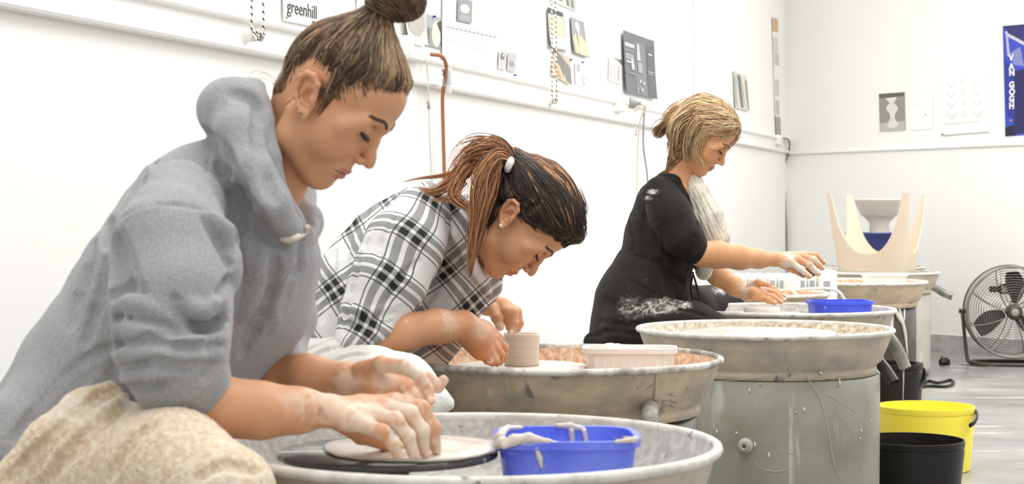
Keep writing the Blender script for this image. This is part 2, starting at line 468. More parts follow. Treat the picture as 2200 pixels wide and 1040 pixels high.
def textmesh(txt, size, M, mat, name, par=None, depth=0.0008, sx=1.0, bold=0.0, spacing=1.0):
    c = bpy.data.curves.new(name, 'FONT'); c.body = txt; c.size = size; c.extrude = depth; c.align_x = 'LEFT'; c.resolution_u = 3; c.offset = bold
    c.space_character = spacing
    t = bpy.data.objects.new(name, c); COL.objects.link(t); bpy.context.view_layer.update()
    me = bpy.data.meshes.new_from_object(t.evaluated_get(bpy.context.evaluated_depsgraph_get())); bpy.data.objects.remove(t)
    me.transform(Matrix.Diagonal((sx, 1, 1, 1))); me.transform(M)
    return obj(name, me, mat, par, smooth=False)
M_ink = plain('dark_print', lin(70, 68, 70), 0.6)

o = paper('enamel_sign', 'white sign with dark lowercase lettering above the trunking left of the near woman', 'sign', 'L', [(603, -45), (760, -16), (760, 75), (603, 45)], (248, 248, 246), off=0.006)
Fi = o.matrix_world.inverted(); p = Fi @ on_wall('L', 612, 26, 0.006)
textmesh('greenhill', 0.060, Matrix.Translation((p.x, p.y, 0.0015)), M_ink, 'lettering', o)
p = Fi @ on_wall('L', 665, 62, 0.006); textmesh('g', 0.058, Matrix.Translation((p.x, p.y, 0.0015)), M_ink, 'lettering', o)
b2 = bmesh.new(); p = Fi @ on_wall('L', 611, 38, 0.006); lathe(b2, [(0.004, 0), (0.004, 0.002), (0, 0.003)], 12, Matrix.Translation((p.x, p.y, 0.001))); obj('screw', b2, plain('brass_screw', lin(150, 140, 120), .4, .5), o)
b2 = bmesh.new()
q = [Fi @ on_wall('L', x, y, 0.006) for x, y in [(603, -44), (760, -15), (760, 74), (603, 44)]]
tube(b2, [Vector((a.x, a.y, 0.002)) for a in q + [q[0]]], 0.0025, 6); obj('sign_edge', b2, plain('sign_edge', lin(215, 213, 210), .4), o)
paper('photo_print', 'grey landscape print pinned above the lettered white sign', 'photo', 'L', [(640, -60), (745, -42), (742, 19), (690, 0)], (200, 200, 198),
      [([(0.0, .45), (.3, .4), (.6, .62), (1, .7), (1, .95), (.6, .75), (.2, .6)], (120, 122, 125)), ([(.2, .3), (.5, .35), (.5, .45), (.2, .4)], (60, 60, 64))])
paper('photo_print', 'pale crumpled grey photo behind the topknot of the near woman', 'photo', 'L', [(858, -60), (910, -50), (906, 98), (862, 80)], (205, 202, 195),
      [([(.1, .35), (.5, .45), (.9, .4), (.95, .75), (.6, .95), (.2, .85)], (180, 176, 168)), ([(.3, .5), (.36, .5), (.55, .9), (.48, .9)], (150, 146, 140)), ([(.6, .45), (.66, .45), (.8, .8), (.74, .8)], (156, 150, 142))], curl=0.03)
paper('photo_print', 'photo of a pale rounded pot on dark ground, pinned left of the large paper sheet', 'photo', 'L', [(911, 30), (945, 38), (945, 106), (905, 97)], (150, 152, 155),
      [([(.0, .0), (1, .0), (1, .5), (.0, .35)], (170, 172, 172)), (ellp(.72, .55, .27, .42), (232, 222, 205)), ([(.72, .2), (1, .1), (1, .9), (.97, .9), (.95, .5)], (70, 60, 52)), ([(.0, .4), (.3, .45), (.35, .9), (.0, .9)], (110, 112, 116))], pins=[(.5, .02)])
sheet_lines = []
for i, (v, c, u1) in enumerate([(.50, 218, .45), (.535, 226, .6), (.585, 216, .5), (.62, 205, .74), (.66, 232, .5), (.69, 232, .62), (.72, 234, .55), (.75, 234, .6), (.78, 236, .52)]):
    sheet_lines.append(([(.05, v), (u1, v + .014)], (c, c, c)))
for j in range(12): sheet_lines.append(([(.06 + j*.055, .612), (.085 + j*.055, .632)], (196, 196, 198)))
paper('notice_sheet', 'large white notice sheet with faint text lines and three small pictures, pinned to the wall', 'poster', 'L', [(948, -70), (1118, -38), (1101, 165), (945, 130)], (247, 247, 245),
      sheet_lines + [([(.17, .30), (.35, .545)], (150, 150, 152)), (ellp(.26, .40, .06, .05), (212, 210, 206)), ([(.2, .47), (.33, .53)], (168, 168, 168)),
                     ([(.73, .76), (.84, .96)], (196, 196, 194)), ([(.86, .76), (.985, .96)], (186, 186, 186)), (ellp(.785, .82, .03, .035), (104, 104, 104)), (ellp(.92, .88, .035, .03), (150, 148, 148)), (ellp(.79, .81, .012, .014), (235, 235, 235))],
      curl=0.008, pins=[(.01, .985), (.985, .985)])
paper('photo_print', 'cropped black and white print at the top edge above the pinned ceramics photos', 'photo', 'L', [(1180, -40), (1237, -28), (1236, 25), (1180, 2)], (205, 205, 200),
      [([(.0, .6), (.45, .62), (.45, .8), (.1, .8)], (110, 110, 110)), ([(.55, .5), (.95, .5), (.95, .95), (.6, .9)], (170, 172, 165)), ([(.6, .6), (.66, .6), (.7, .9), (.64, .9)], (90, 92, 88)), ([(.78, .6), (.84, .6), (.88, .9), (.82, .9)], (100, 102, 98))])
paper('photo_print', 'photo of a white figure over a brown arch, upper left of the pinned ceramics photos', 'photo', 'L', [(1172, 15), (1207, 28), (1217, 110), (1175, 102)], (190, 190, 190),
      [([(.0, .0), (.95, .0), (.95, .1), (.0, .14)], (80, 80, 84)), ([(.1, .2), (.85, .15), (.85, .62), (.08, .68)], (225, 200, 170)), (ellp(.45, .2, .38, .12), (244, 240, 232)), ([(.22, .36), (.42, .36), (.4, .58), (.2, .58)], (126, 134, 150)), (ellp(.58, .48, .15, .15), (238, 228, 210)), ([(.0, .7), (1, .62), (1, 1), (.0, 1)], (226, 225, 222))], curl=0.02)
paper('photo_print', 'tall photo of a winged cream figure on grey, upper right of the pinned ceramics photos', 'photo', 'L', [(1222, 35), (1250, 47), (1260, 125), (1226, 113)], (152, 154, 160),
      [([(.1, .55), (.35, .4), (.45, .6), (.5, .95), (.15, .98)], (222, 190, 155)), ([(.5, .6), (.7, .42), (.98, .6), (.95, .98), (.5, .98)], (226, 196, 160)), (ellp(.5, .2, .17, .13), (238, 226, 208)), ([(.44, .3), (.58, .3), (.56, .95), (.46, .95)], (236, 215, 190))], curl=0.02)
paper('photo_print', 'photo of brown grasses and dark fronds, lower left of the pinned ceramics photos', 'photo', 'L', [(1186, 107), (1222, 126), (1222, 184), (1180, 160)], (206, 186, 160),
      [([(.05, .0), (.5, .08), (1, .35), (1, .98), (.7, .9), (.45, .5), (.2, .3)], (128, 128, 124)), (ellp(.18, .2, .09, .08), (235, 235, 235)), ([(.55, .5), (.6, .5), (.75, .95), (.68, .95)], (222, 212, 196)), ([(.72, .5), (.76, .5), (.9, .95), (.84, .95)], (216, 206, 190)), ([(.1, .6), (.2, .4), (.5, .95), (.3, .9)], (190, 150, 110))], curl=0.015, pins=[(.1, .02), (.98, .05)])
paper('photo_print', 'faint pale drawing of vessels, lower right of the pinned ceramics photos', 'photo', 'L', [(1233, 132), (1265, 139), (1262, 190), (1234, 184)], (226, 224, 222),
      [([(.1, .1), (.35, .1), (.3, .4), (.12, .4)], (170, 170, 172)), ([(.5, .1), (.9, .1), (.82, .5), (.56, .5)], (205, 204, 202)), ([(.45, .5), (.5, .5), (.68, .9), (.62, .9)], (170, 168, 166)), ([(.8, .5), (.86, .5), (.7, .9), (.66, .9)], (186, 182, 178))], pins=[(.45, -.02)])
paper('photo_print', 'small pale print of tall vessels partly behind the dark poster', 'photo', 'L', [(1306, 122), (1335, 129), (1333, 182), (1305, 173)], (222, 221, 215),
      [([(.25, .0), (1, .0), (1, .25), (.7, .08)], (100, 100, 98)), ([(.1, .3), (.25, .25), (.3, .85), (.12, .85)], (190, 188, 180)), ([(.4, .25), (.55, .25), (.58, .9), (.42, .9)], (196, 194, 186)), ([(.7, .3), (.8, .3), (.82, .9), (.7, .9)], (176, 174, 166))])
dark = (108, 110, 116)
sh = [([(.36, .12), (.68, .98)], (124, 126, 132)), ([(.04, .18), (.35, .24)], (190, 190, 190)), ([(.05, .28), (.33, .31)], (134, 136, 140)), ([(.74, .12), (.97, .97)], (100, 102, 108))]
for i in range(5): sh.append(([(.06 + i*.05, .35), (.085 + i*.05, .45)], (206, 206, 206)))
sh += [([(.06, .47), (.2, .5)], (205, 205, 205)), ([(.2, .42), (.3, .42), (.32, .6), (.22, .6)], (186, 187, 190)), ([(.42, .15), (.48, .15), (.52, .42), (.4, .42)], (190, 191, 194)), ([(.42, .45), (.55, .45), (.58, .62), (.42, .62)], (160, 161, 165)),
       ([(.78, .25), (.9, .28)], (196, 196, 198)), ([(.74, .55), (.92, .57)], (168, 170, 174)), ([(.74, .59), (.9, .61)], (160, 162, 166)), ([(.05, .66), (.33, .68)], (140, 142, 146)), (ellp(.47, .76, .025, .02), (220, 220, 218)), (ellp(.58, .78, .03, .025), (214, 214, 212)), (ellp(.5, .9, .04, .03), (190, 188, 176)), (ellp(.36, .9, .015, .015), (210, 210, 208))]
paper('wall_poster', 'large dark grey poster with pale pictures of pots above the socket', 'poster', 'L', [(1332, 64), (1399, 88), (1404, 214), (1337, 199)], dark, sh, curl=0.015, off=0.012)
paper('photo_print', 'narrow print with grey and tan vertical stripes above the fair haired woman', 'photo', 'L', [(1573, 152), (1602, 163), (1606, 239), (1576, 232)], (214, 212, 205),
      [([(.3, .05), (.55, .08), (.62, .95), (.45, .95)], (120, 122, 128)), ([(.62, .1), (.8, .12), (.9, .98), (.75, .98)], (226, 218, 204)), ([(.85, .12), (1, .16), (1, .98), (.94, .98)], (176, 150, 126)), ([(.05, .1), (.25, .1), (.2, .95), (.08, .9)], (190, 188, 180))], curl=0.01)
paper('chart_strip', 'very narrow tall chart strip with an orange head beside the room corner', 'poster', 'L', [(1657, 38), (1670, 41), (1676, 292), (1665, 290)], (240, 239, 236),
      [([(.0, .0), (1, .0), (1, .115), (.0, .115)], (214, 172, 132)), ([(.1, .16), (.9, .3)], (212, 211, 206)), ([(.2, .3), (1, .4)], (200, 199, 195)), ([(.2, .52), (.9, .66)], (206, 205, 200)), ([(.2, .7), (.8, .82)], (196, 195, 190)), ([(.0, .84), (1, .998)], (160, 160, 162))])
vase = [(.28, .13), (.70, .12), (.66, .2), (.58, .27), (.72, .36), (.74, .45), (.64, .53), (.6, .66), (.72, .8), (.72, .88), (.6, .92), (.38, .92), (.3, .87), (.34, .78), (.44, .66), (.4, .52), (.28, .44), (.3, .35), (.42, .26), (.34, .2)]
paper('wall_poster', 'grey photograph of a pale vase on the back wall', 'poster', 'B', [(1889, 202), (1944, 198), (1946, 280), (1891, 283)], (150, 148, 146), [([(0, 0), (1, 0), (1, .1), (0, .12)], (104, 100, 96)), ([(0, .78), (1, .75), (1, 1), (0, 1)], (190, 187, 180)), (vase, (222, 220, 214)), ([(.28, .13), (.70, .12), (.69, .155), (.3, .165)], (240, 239, 235))])
paper('notice_sheet', 'blank white sheet with faint text right of the vase photograph', 'poster', 'B', [(1955, 199), (2003, 195), (2006, 276), (1958, 280)], (249, 249, 247), [([(.1, .1), (.7, .14)], (240, 240, 238)), ([(.1, .3), (.6, .42)], (242, 242, 240)), (ellp(.68, .62, .03, .02), (120, 118, 116))])
chart = []
for r_ in range(4):
    for c_ in range(3):
        u, v = .12 + c_ * .27, .12 + r_ * .17
        chart.append(([(u, v), (u + .03, v), (u + .12, v + .08), (u + .2, v), (u + .23, v), (u + .14, v + .11), (u + .09, v + .11)], (226, 226, 225)) if c_ != 1 else ([(u + .04, v - .02), (u + .17, v + .09)], (230, 230, 229)))
paper('wall_chart', 'white chart with rows of small faint grey vessel outlines left of the blue poster', 'poster', 'B', [(2018, 160), (2122, 150), (2126, 284), (2024, 292)], (248, 248, 246), chart + [([(.05, .76), (.85, .82)], (236, 236, 235)), ([(.0, .965), (.05, .965), (.05, 1), (.0, 1)], (110, 110, 110)), ([(.0, .985), (1, .985), (1, 1), (0, 1)], (196, 194, 192))], pins=[])
blue = [([(.0, .0), (.62, .0), (.62, .16), (.35, .14)], (52, 50, 110)), ([(.05, .05), (.62, .16), (.6, .19), (.1, .09)], (196, 200, 205)), ([(.08, .05), (.14, .05), (.2, .28), (.12, .28)], (180, 186, 205)), ([(.2, .25), (.5, .2), (.6, .38), (.3, .36)], (130, 136, 190)),
        ([(.62, .0), (.68, .0), (.68, 1), (.62, 1)], (80, 96, 235)), ([(.02, .3), (.28, .4), (.3, .9), (.05, .8)], (46, 56, 150)), ([(.3, .42), (.6, .4), (.62, .98), (.3, .98)], (40, 38, 92)), ([(.0, .92), (.3, .9), (.3, 1), (.0, 1)], (34, 30, 56)), ([(.68, 0), (1, 0), (1, 1), (.68, 1)], (226, 228, 226)), ([(.72, .2), (.95, .24), (.9, .6), (.74, .5)], (120, 130, 200)), ([(.15, .85), (.22, .85), (.22, .87), (.15, .87)], (170, 150, 60))]
o = paper('wall_poster', 'blue painted poster with vertical white capitals at the right edge', 'poster', 'B', [(2155, 56), (2230, 50), (2235, 288), (2161, 293)], (62, 74, 190), blue)
Fi = o.matrix_world.inverted(); M_wl = plain('white_print', lin(225, 225, 230), .6)
for ch, y in zip('VANGOGH', [127, 146, 159, 185, 200, 215, 230]):
    p = Fi @ on_wall('B', 2170, y, 0.004); textmesh(ch, 0.056, Matrix.Translation((p.x, p.y - 0.012, 0.006)), M_wl, 'lettering', o, bold=0.003)

# ------------------------------------------------------------------ cords, sockets, cables on the left wall
m, nt, b = newmat('white_cord_with_black_flecks'); L = nt.links.new
tc = nt.nodes.new('ShaderNodeTexCoord'); sp = nt.nodes.new('ShaderNodeSeparateXYZ'); L(tc.outputs['Object'], sp.inputs[0])
wv = nt.nodes.new('ShaderNodeTexWave'); wv.wave_type = 'BANDS'; wv.bands_direction = 'DIAGONAL'; wv.inputs['Scale'].default_value = 30; wv.inputs['Distortion'].default_value = 1.2
L(tc.outputs['Object'], wv.inputs['Vector'])
r = nt.nodes.new('ShaderNodeValToRGB'); r.color_ramp.interpolation = 'CONSTANT'; r.color_ramp.elements[0].color = lin(60, 56, 54); r.color_ramp.elements[1].position = 0.24; r.color_ramp.elements[1].color = lin(236, 232, 224)
L(wv.outputs['Fac'], r.inputs[0]); L(r.outputs[0], b.inputs['Base Color']); b.inputs['Roughness'].default_value = 0.7; M_cord = m
M_white = plain('white_plastic', lin(240, 238, 232), 0.4)
M_greyp = plain('grey_rubber_plug', lin(150, 150, 150), 0.5)
def cleat_cord(xs, ycl, label, knot=True):
    t = thing('blind_cord', label, 'cord', on_wall('L', xs[0], ycl, 0.04))
    bm = bmesh.new()
    for i, x in enumerate(xs):
        a = on_wall('L', x + (0 if len(xs) > 1 else 1), -60, 0.045); c = on_wall('L', x + (2 if i else 0), ycl - 4, 0.05)
        tube(bm, [a, a.lerp(c, .5) + Vector((0.002, 0, 0)), c], 0.0035 if len(xs) > 1 else .003, 6, smooth=6)
    if knot:
        c0 = on_wall('L', sum(xs) / len(xs), ycl, 0.055)
        for k in range(5):
            pts = []
            for j in range(9):
                a = j / 8 * 2 * math.pi
                pts.append(c0 + WL * (0.028 * math.cos(a) + random.uniform(-.004, .004)) + Vector((0, 0, 0.012 * math.sin(a + k) - .004)) + NL * (0.006 * math.sin(2 * a + k)))
            tube(bm, pts, 0.0035, 6, smooth=3)
    obj('cord', bm, M_cord, t, world=True)
    if knot:
        bm = bmesh.new(); F = wallmat('L', sum(xs) / len(xs), ycl + 3, 0.03)
        box(bm, (-.012, -.015, -0.02), (.012, .012, .012), M=F, bev=.004)
        tube(bm, [F @ Vector((-.035, .006, .02)), F @ Vector((-.02, -.006, .016)), F @ Vector((.02, -.006, .016)), F @ Vector((.035, .006, .02))], [.004, .006, .006, .004], 8, smooth=4)
        obj('cleat', bm, M_white, t, world=True)
cleat_cord((508, 532), 76, 'pair of flecked cords knotted on a cleat left of the near woman')
cleat_cord((1163, 1171), 215, 'two thin flecked cords tied on a cleat left of the pinned ceramics photos')
cleat_cord((1472,), 215, 'single thin flecked cord hanging above the blonde woman', knot=False)
def socket(px, py, w_, h_, label, name='wall_socket', grp=None):
    t = thing(name, label, 'socket', on_wall('L', px, py, 0.0)); F = wallmat('L', px, py, 0.012)
    bm = bmesh.new(); box(bm, (-w_/2, -h_/2, -0.012), (w_/2, h_/2, 0.035), M=F, bev=.006); obj('faceplate', bm, M_white, t, world=True)
    bm = bmesh.new(); box(bm, (-w_/4, h_*.1, 0.034), (w_/4, h_*.3, 0.040), M=F, bev=.002); obj('switch', bm, M_white, t, world=True)
    return t
socket(1320, 222, 0.11, 0.085, 'white wall socket on the trunking below the dark poster')
socket(872, 105, 0.13, 0.085, 'white wall socket behind the near womans hair with a brown cable')
socket(1665, 301, 0.12, 0.07, 'small white socket on the trunking near the room corner')
t = thing('power_plug', 'round grey plug in the socket below the dark poster, with white flex', 'plug', on_wall('L', 1330, 225, 0.05)); bm = bmesh.new(); F = wallmat('L', 1333, 222, 0.045)
lathe(bm, [(0, 0), (.026, 0), (.028, .012), (.024, .03), (.012, .04), (.009, .06), (0, .06)], 20, F @ Matrix.Rotation(.3, 4, 'Y')); obj('plug_body', bm, M_greyp, t, world=True)
bm = bmesh.new(); tube(bm, [on_wall('L', 1340, 224, .09), on_wall('L', 1346, 232, .1), on_wall('L', 1351, 262, .06), on_wall('L', 1354, 330, .04), on_wall('L', 1356, 470, .03)], .005, 8, smooth=8); obj('flex', bm, plain('cream_flex', lin(214, 205, 192), .5), t, world=True)
t = thing('power_cable', 'grey cable running down the wall right of the white flex', 'cable', on_wall('L', 1362, 225, 0.05)); bm = bmesh.new()
tube(bm, [on_wall('L', 1360, 226, .05), on_wall('L', 1364, 240, .05), on_wall('L', 1370, 310, .03), on_wall('L', 1380, 372, .025), on_wall('L', 1390, 480, .025)], .0055, 8, smooth=8); obj('flex', bm, plain('grey_flex', lin(158, 156, 156), .5), t, world=True)
bm = bmesh.new(); lathe(bm, [(0, 0), (.02, 0), (.02, .02), (.01, .035), (0, .035)], 16, wallmat('L', 1359, 226, .04)); obj('plug_body', bm, M_white, t, world=True)
M_tag = plain('white_tag_paper', lin(240, 240, 238), .6)
t = thing('power_cable', 'brown cable with a white lettered tag hanging behind the near womans face', 'cable', on_wall('L', 900, 118, 0.05)); bm = bmesh.new()
cp = [on_wall('L', 893, 118, .06), on_wall('L', 902, 122, .085), on_wall('L', 912, 140, .085), on_wall('L', 919, 165, .07), on_wall('L', 924, 210, .05), on_wall('L', 931, 290, .04), on_wall('L', 939, 375, .03), on_wall('L', 945, 470, .03)]
tube(bm, cp, .0075, 8, smooth=8); obj('flex', bm, layered('clay_splashed_brown_flex', [(.3, lin(168, 108, 76)), (.7, lin(188, 128, 92))], 30, layers=[(lin(228, 214, 200), 60, (1, 1, .6), .66, .03, 3)]), t, world=True)
bm = bmesh.new(); F = wallmat('L', 921, 165, .055) @ Matrix.Rotation(.12, 4, 'Z')
box(bm, (-.036, -.036, .012), (.004, .034, .0135), M=F); box(bm, (.0, -.03, .012), (.011, .03, .034), M=F, bev=.003); box(bm, (.001, -.065, .01), (.010, -.03, .03), M=F, bev=.002); obj('tag', bm, M_tag, t, world=True)
for ch, dy in (('S', .008), ('3', -.009), ('V', -.026)):
    textmesh(ch, .030, F @ Matrix.Translation((-.030, dy * 1.25 - .003, .0137)) , M_ink, 'lettering').parent = None
    q = COL.objects[-1]; q.data.transform((Matrix.Translation(t.location)).inverted()); parent(q, t)
t = thing('power_cable', 'thin pale grey cable hanging left of the brown cable', 'cable', on_wall('L', 903, 190, 0.03)); bm = bmesh.new()
tube(bm, [on_wall('L', 900, 130, .03), on_wall('L', 904, 190, .03), on_wall('L', 907, 300, .03), on_wall('L', 913, 420, .03)], .0035, 6, smooth=6); obj('flex', bm, plain('pale_flex', lin(222, 220, 216), .5), t, world=True)
bm = bmesh.new(); tube(bm, [on_wall('L', 904, 218, .03), on_wall('L', 905, 234, .03)], .006, 8); obj('sleeve', bm, plain('grey_sleeve', lin(170, 170, 170), .5), t, world=True)
t = thing('tag_label', 'small paper tag on the white flex below the plug', 'tag', on_wall('L', 1340, 282, 0.04)); bm = bmesh.new(); F = wallmat('L', 1341, 283, .06)
box(bm, (-.02, -.022, 0), (.02, .022, .0012), M=F); obj('paper', bm, M_tag, t, world=True)
textmesh('S3V', .026, F @ Matrix.Rotation(-1.5, 4, 'Z') @ Matrix.Translation((-.02, -.004, .0014)), M_ink, 'lettering'); q = COL.objects[-1]; q.data.transform(Matrix.Translation(t.location).inverted()); parent(q, t)
t = thing('power_cable', 'dark thin cable from the corner socket down towards the heater', 'cable', on_wall('L', 1672, 300, 0.05)); bm = bmesh.new()
tube(bm, [on_wall('L', 1668, 297, .05), on_wall('L', 1680, 301, .05), on_wall('L', 1687, 320, .03), on_wall('B', 1692, 360, .03), on_wall('B', 1694, 440, .03), on_wall('B', 1697, 550, .03), on_wall('B', 1699, 700, .03)], .006, 8, smooth=8); obj('flex', bm, plain('dark_grey_flex', lin(120, 118, 116), .5), t, world=True)
bm = bmesh.new(); box(bm, (-.015, -.02, 0), (.015, .02, .03), M=wallmat('B', 1692, 334, .01), bev=.003); obj('clip', bm, M_white, t, world=True)

# ------------------------------------------------------------------ pottery wheels
beige, grey, pale, brown = lin(190, 164, 132), lin(150, 144, 128), lin(226, 221, 210), lin(158, 128, 100)
def tray_mat(name, seed, tone=0, rough=0.5):
    a = [(lin(166, 158, 140), lin(198, 176, 148), lin(216, 194, 166)), (lin(166, 161, 147), lin(188, 176, 155), lin(207, 191, 166)), (lin(180, 173, 156), lin(199, 187, 167), lin(214, 201, 180))][tone]
    return layered(name, [(.34, a[0]), (.5, a[1]), (.66, a[2])], 9, (1, 1, 1.8), rough, seed=seed, bump=.12, bscale=50,
                   layers=[(lin(120, 116, 106), 18, (1, 1, 1.4), .60, .08, seed + 2), (lin(214, 210, 198), 14, (1, 1, .35), .64, .08, seed + 5), (lin(232, 228, 218), 34, (1, 1, .5), .66, .03, seed + 8)])
M_trays = [tray_mat('clay_splashed_tray', 1, 2), tray_mat('clay_splashed_tray', 11, 1), tray_mat('clay_splashed_tray', 23, 0), tray_mat('clay_splashed_tray', 37, 1), tray_mat('clay_splashed_tray', 41, 0)]
def inner_mat(name, seed, a, b_, c): return layered(name, [(.38, a), (.5, b_), (.64, c)], 60, (1, 1, 1), .5, seed=seed, bump=.2, bscale=80, layers=[(lin(226, 222, 212), 16, (1, 1, 1), .60, .10, seed + 3), (lin(130, 128, 122), 70, (1, 1, 1), .63, .04, seed + 4)])
M_in = [inner_mat('speckled_tray_inside', 2, lin(172, 168, 160), lin(188, 184, 176), lin(206, 202, 194)), inner_mat('sandy_tray_inside', 5, lin(176, 132, 98), lin(206, 162, 126), lin(220, 190, 160)),
        inner_mat('wet_tray_inside', 9, lin(176, 156, 132), lin(206, 188, 164), lin(232, 226, 214))]
M_rim = [layered('clay_caked_rim', [(.4, lin(208, 204, 192)), (.6, lin(236, 233, 224))], 20, rough=.45, layers=[(lin(140, 138, 130), 40, (1, 1, 1), .62, .05, 3)]),
         layered('worn_rim', [(.36, lin(120, 120, 116)), (.5, lin(186, 180, 168)), (.6, lin(232, 228, 218))], 16, rough=.45)]
M_dark = layered('dark_steel_streaked', [(.4, lin(44, 38, 34)), (.6, lin(66, 58, 50))], 8, rough=.35, layers=[(lin(226, 224, 216), 10, (1.4, 1.4, .16), .60, .03, 2), (lin(170, 168, 164), 6, (2, 2, .2), .60, .08, 7)])
M_greypl = layered('scuffed_green_grey_plastic', [(.36, lin(132, 133, 116)), (.5, lin(146, 146, 130)), (.66, lin(158, 158, 144))], 3, rough=.42, bump=.05, bscale=30,
                   layers=[(lin(196, 196, 188), 2.6, (1.6, 1.6, .9), .60, .16, 3), (lin(206, 206, 200), 5, (3, 3, .5), .64, .10, 8), (lin(228, 226, 218), 22, (1.5, 1.5, .35), .72, .02, 13)])
M_greycyl = layered('weathered_grey_drum', [(.35, lin(150, 148, 140)), (.6, lin(184, 182, 172))], 5, (1, 1, .4), .5, layers=[(lin(214, 212, 204), 9, (1.6, 1.6, .3), .6, .08, 4)])
M_bat = layered('black_bat_with_slip', [(.4, lin(50, 48, 48)), (.6, lin(84, 82, 82))], 6, rough=.25, layers=[(lin(206, 202, 196), 9, (.6, 2.2, 1), .54, .06, 3)])
M_slip = layered('wet_clay_slip', [(.4, lin(206, 194, 180)), (.6, lin(232, 224, 212))], 14, (1, 1, 1), .3, bump=.1)
M_pipe_d = layered('dark_clay_marked_pipe', [(.4, lin(52, 46, 42)), (.6, lin(78, 72, 66))], 18, rough=.35, layers=[(lin(200, 196, 186), 40, (1, 1, 1), .62, .04, 3)])
M_pipe_g = layered('grey_clay_streaked_pipe', [(.4, lin(122, 122, 114)), (.6, lin(160, 158, 148))], 14, rough=.4, layers=[(lin(70, 66, 60), 16, (1, 1, 1), .58, .06, 3), (lin(220, 216, 204), 14, (1, 1, 1), .6, .05, 9)])
M_steel = plain('steel', lin(190, 190, 188), .3, .8)
ZR = 0.595
WH = {}
def wheel(key, px, Y, label, tm, im, rm, body, pipe=None, R_=.36, head=None, foot=True):
    X = (px - CX) / FPX * Y; t = thing('pottery_wheel', label, 'pottery wheel', (X, Y, 0), 0, 'pottery wheels in a row along the left wall'); WH[key] = (X, Y, t)
    s = R_ / .36
    wob = lambda a, z: 0.0015 * math.sin(3 * a + px) + 0.001 * math.sin(7 * a)
    bm = bmesh.new()
    lathe(bm, [(.348*s, ZR - .008), (.336*s, ZR - .03), (.312*s, ZR - .075), (.30*s, ZR - .084), (.12*s, ZR - .086), (0, ZR - .086)], 96, mi=1, wob=wob)
    lathe(bm, [(.351*s, ZR - .014), (.340*s, ZR - .045), (.322*s, ZR - .088), (.311*s, ZR - .098), (.3085*s, ZR - .101), (.3095*s, ZR - .106), (.3095*s, ZR - .122), (.305*s, ZR - .124), (.29*s, ZR - .124)], 96, mi=0, wob=wob)
    obj('tray', bm, [tm, im], t)
    bm = bmesh.new(); lathe(bm, [(.348*s, ZR - .010), (.3475*s, ZR - .003), (.350*s, ZR + .001), (.355*s, ZR + .002), (.360*s, ZR - .001), (.3615*s, ZR - .006), (.359*s, ZR - .011), (.353*s, ZR - .014), (.349*s, ZR - .013)], 96, wob=wob); obj('rim', bm, rm, t)
    bm = bmesh.new(); rb = .302 * s if body is not M_greypl else .317
    zt = ZR - .1245
    lathe(bm, [(0, zt), (rb - .012, zt), (rb, zt - .003), (rb, .30), (rb - .001, .05), (rb - .004, .012), (rb - .02, .012), (0, .012)], 96, wob=lambda a, z: .003 * math.sin(2 * a + z * 4)); obj('drum' , bm, body, t)
    for k in range(3):
        a = k * 2.1 + .4; bm = bmesh.new(); lathe(bm, [(0, 0), (.022, 0), (.022, .010), (.012, .013), (0, .013)], 16, Matrix.Translation((.24 * math.cos(a), .24 * math.sin(a), 0))); obj('foot', bm, M_pipe_d, t)
    if head:
        hx, r_, zt, hm = head; bm = bmesh.new()
        lathe(bm, [(0, zt), (r_ - .004, zt), (r_, zt - .003), (r_, zt - .008), (r_ - .004, zt - .010), (.05, zt - .012), (.03, zt - .02), (.03, ZR - .0865)], 72, Matrix.Translation((hx, 0, 0))); obj('wheel_head', bm, hm, t)
    if pipe:
        pts, rr, pmat, nm = pipe; bm = bmesh.new(); q = [P(*p) for p in pts]
        tube(bm, q, rr, 16, smooth=6, caps=False); tube(bm, q[::-1], [x * .8 for x in (rr if isinstance(rr, list) else [rr] * len(q))][::-1], 16, smooth=6, caps=False)
        obj('drain_pipe', bm, pmat, t, world=True)
    return t
w1 = wheel(1, 1015, 2.36, 'nearest pottery wheel with grey speckled basin holding the blue tub', M_trays[0], M_in[0], M_rim[0], M_dark, head=(-.116, .151, .583, M_bat), R_=.34)
w2 = wheel(2, 1205, 3.83, 'pottery wheel with sandy orange basin at the plaid shirted woman, cup on it', M_trays[2], M_in[1], M_rim[1], M_dark,
           pipe=([(1396, 862, 3.60), (1396, 880, 3.54), (1396, 895, 3.50), (1397, 914, 3.49)], [.018, .018, .0175, .0165], M_pipe_g, 0), head=(-.087, .15, .574, M_slip))
w3 = wheel(3, 1642, 4.84, 'pottery wheel with wide empty wet basin on a green grey plastic drum', M_trays[1], M_in[2], M_rim[0], M_greypl,
           pipe=([(1868, 765, 4.86), (1885, 775, 4.84), (1903, 795, 4.82), (1921, 822, 4.80)], [.016, .0165, .0165, .016], M_pipe_d, 0), head=(-.02, .22, .583, M_slip))
w4 = wheel(4, 1696, 5.88, 'pottery wheel with pale basin under the black clad womans hands, blue basin on it', M_trays[3], M_in[0], M_rim[0], M_greycyl,
           pipe=([(1885, 712, 5.9), (1908, 725, 5.88), (1926, 748, 5.86), (1946, 792, 5.84)], [.019, .021, .021, .020], M_pipe_g, 0), head=(-.09, .15, .577, M_slip))
w8 = wheel(8, 1595, 7.15, 'pottery wheel with orange brown basin half hidden behind the black clad womans wheel', M_trays[4], M_in[1], M_rim[0], M_greycyl)
w5 = wheel(5, 1833, 8.48, 'pottery wheel on a black drum with white glaze runs, pale box on it', M_trays[4], M_in[1], M_rim[0], M_dark, head=(0, .15, .578, M_slip))
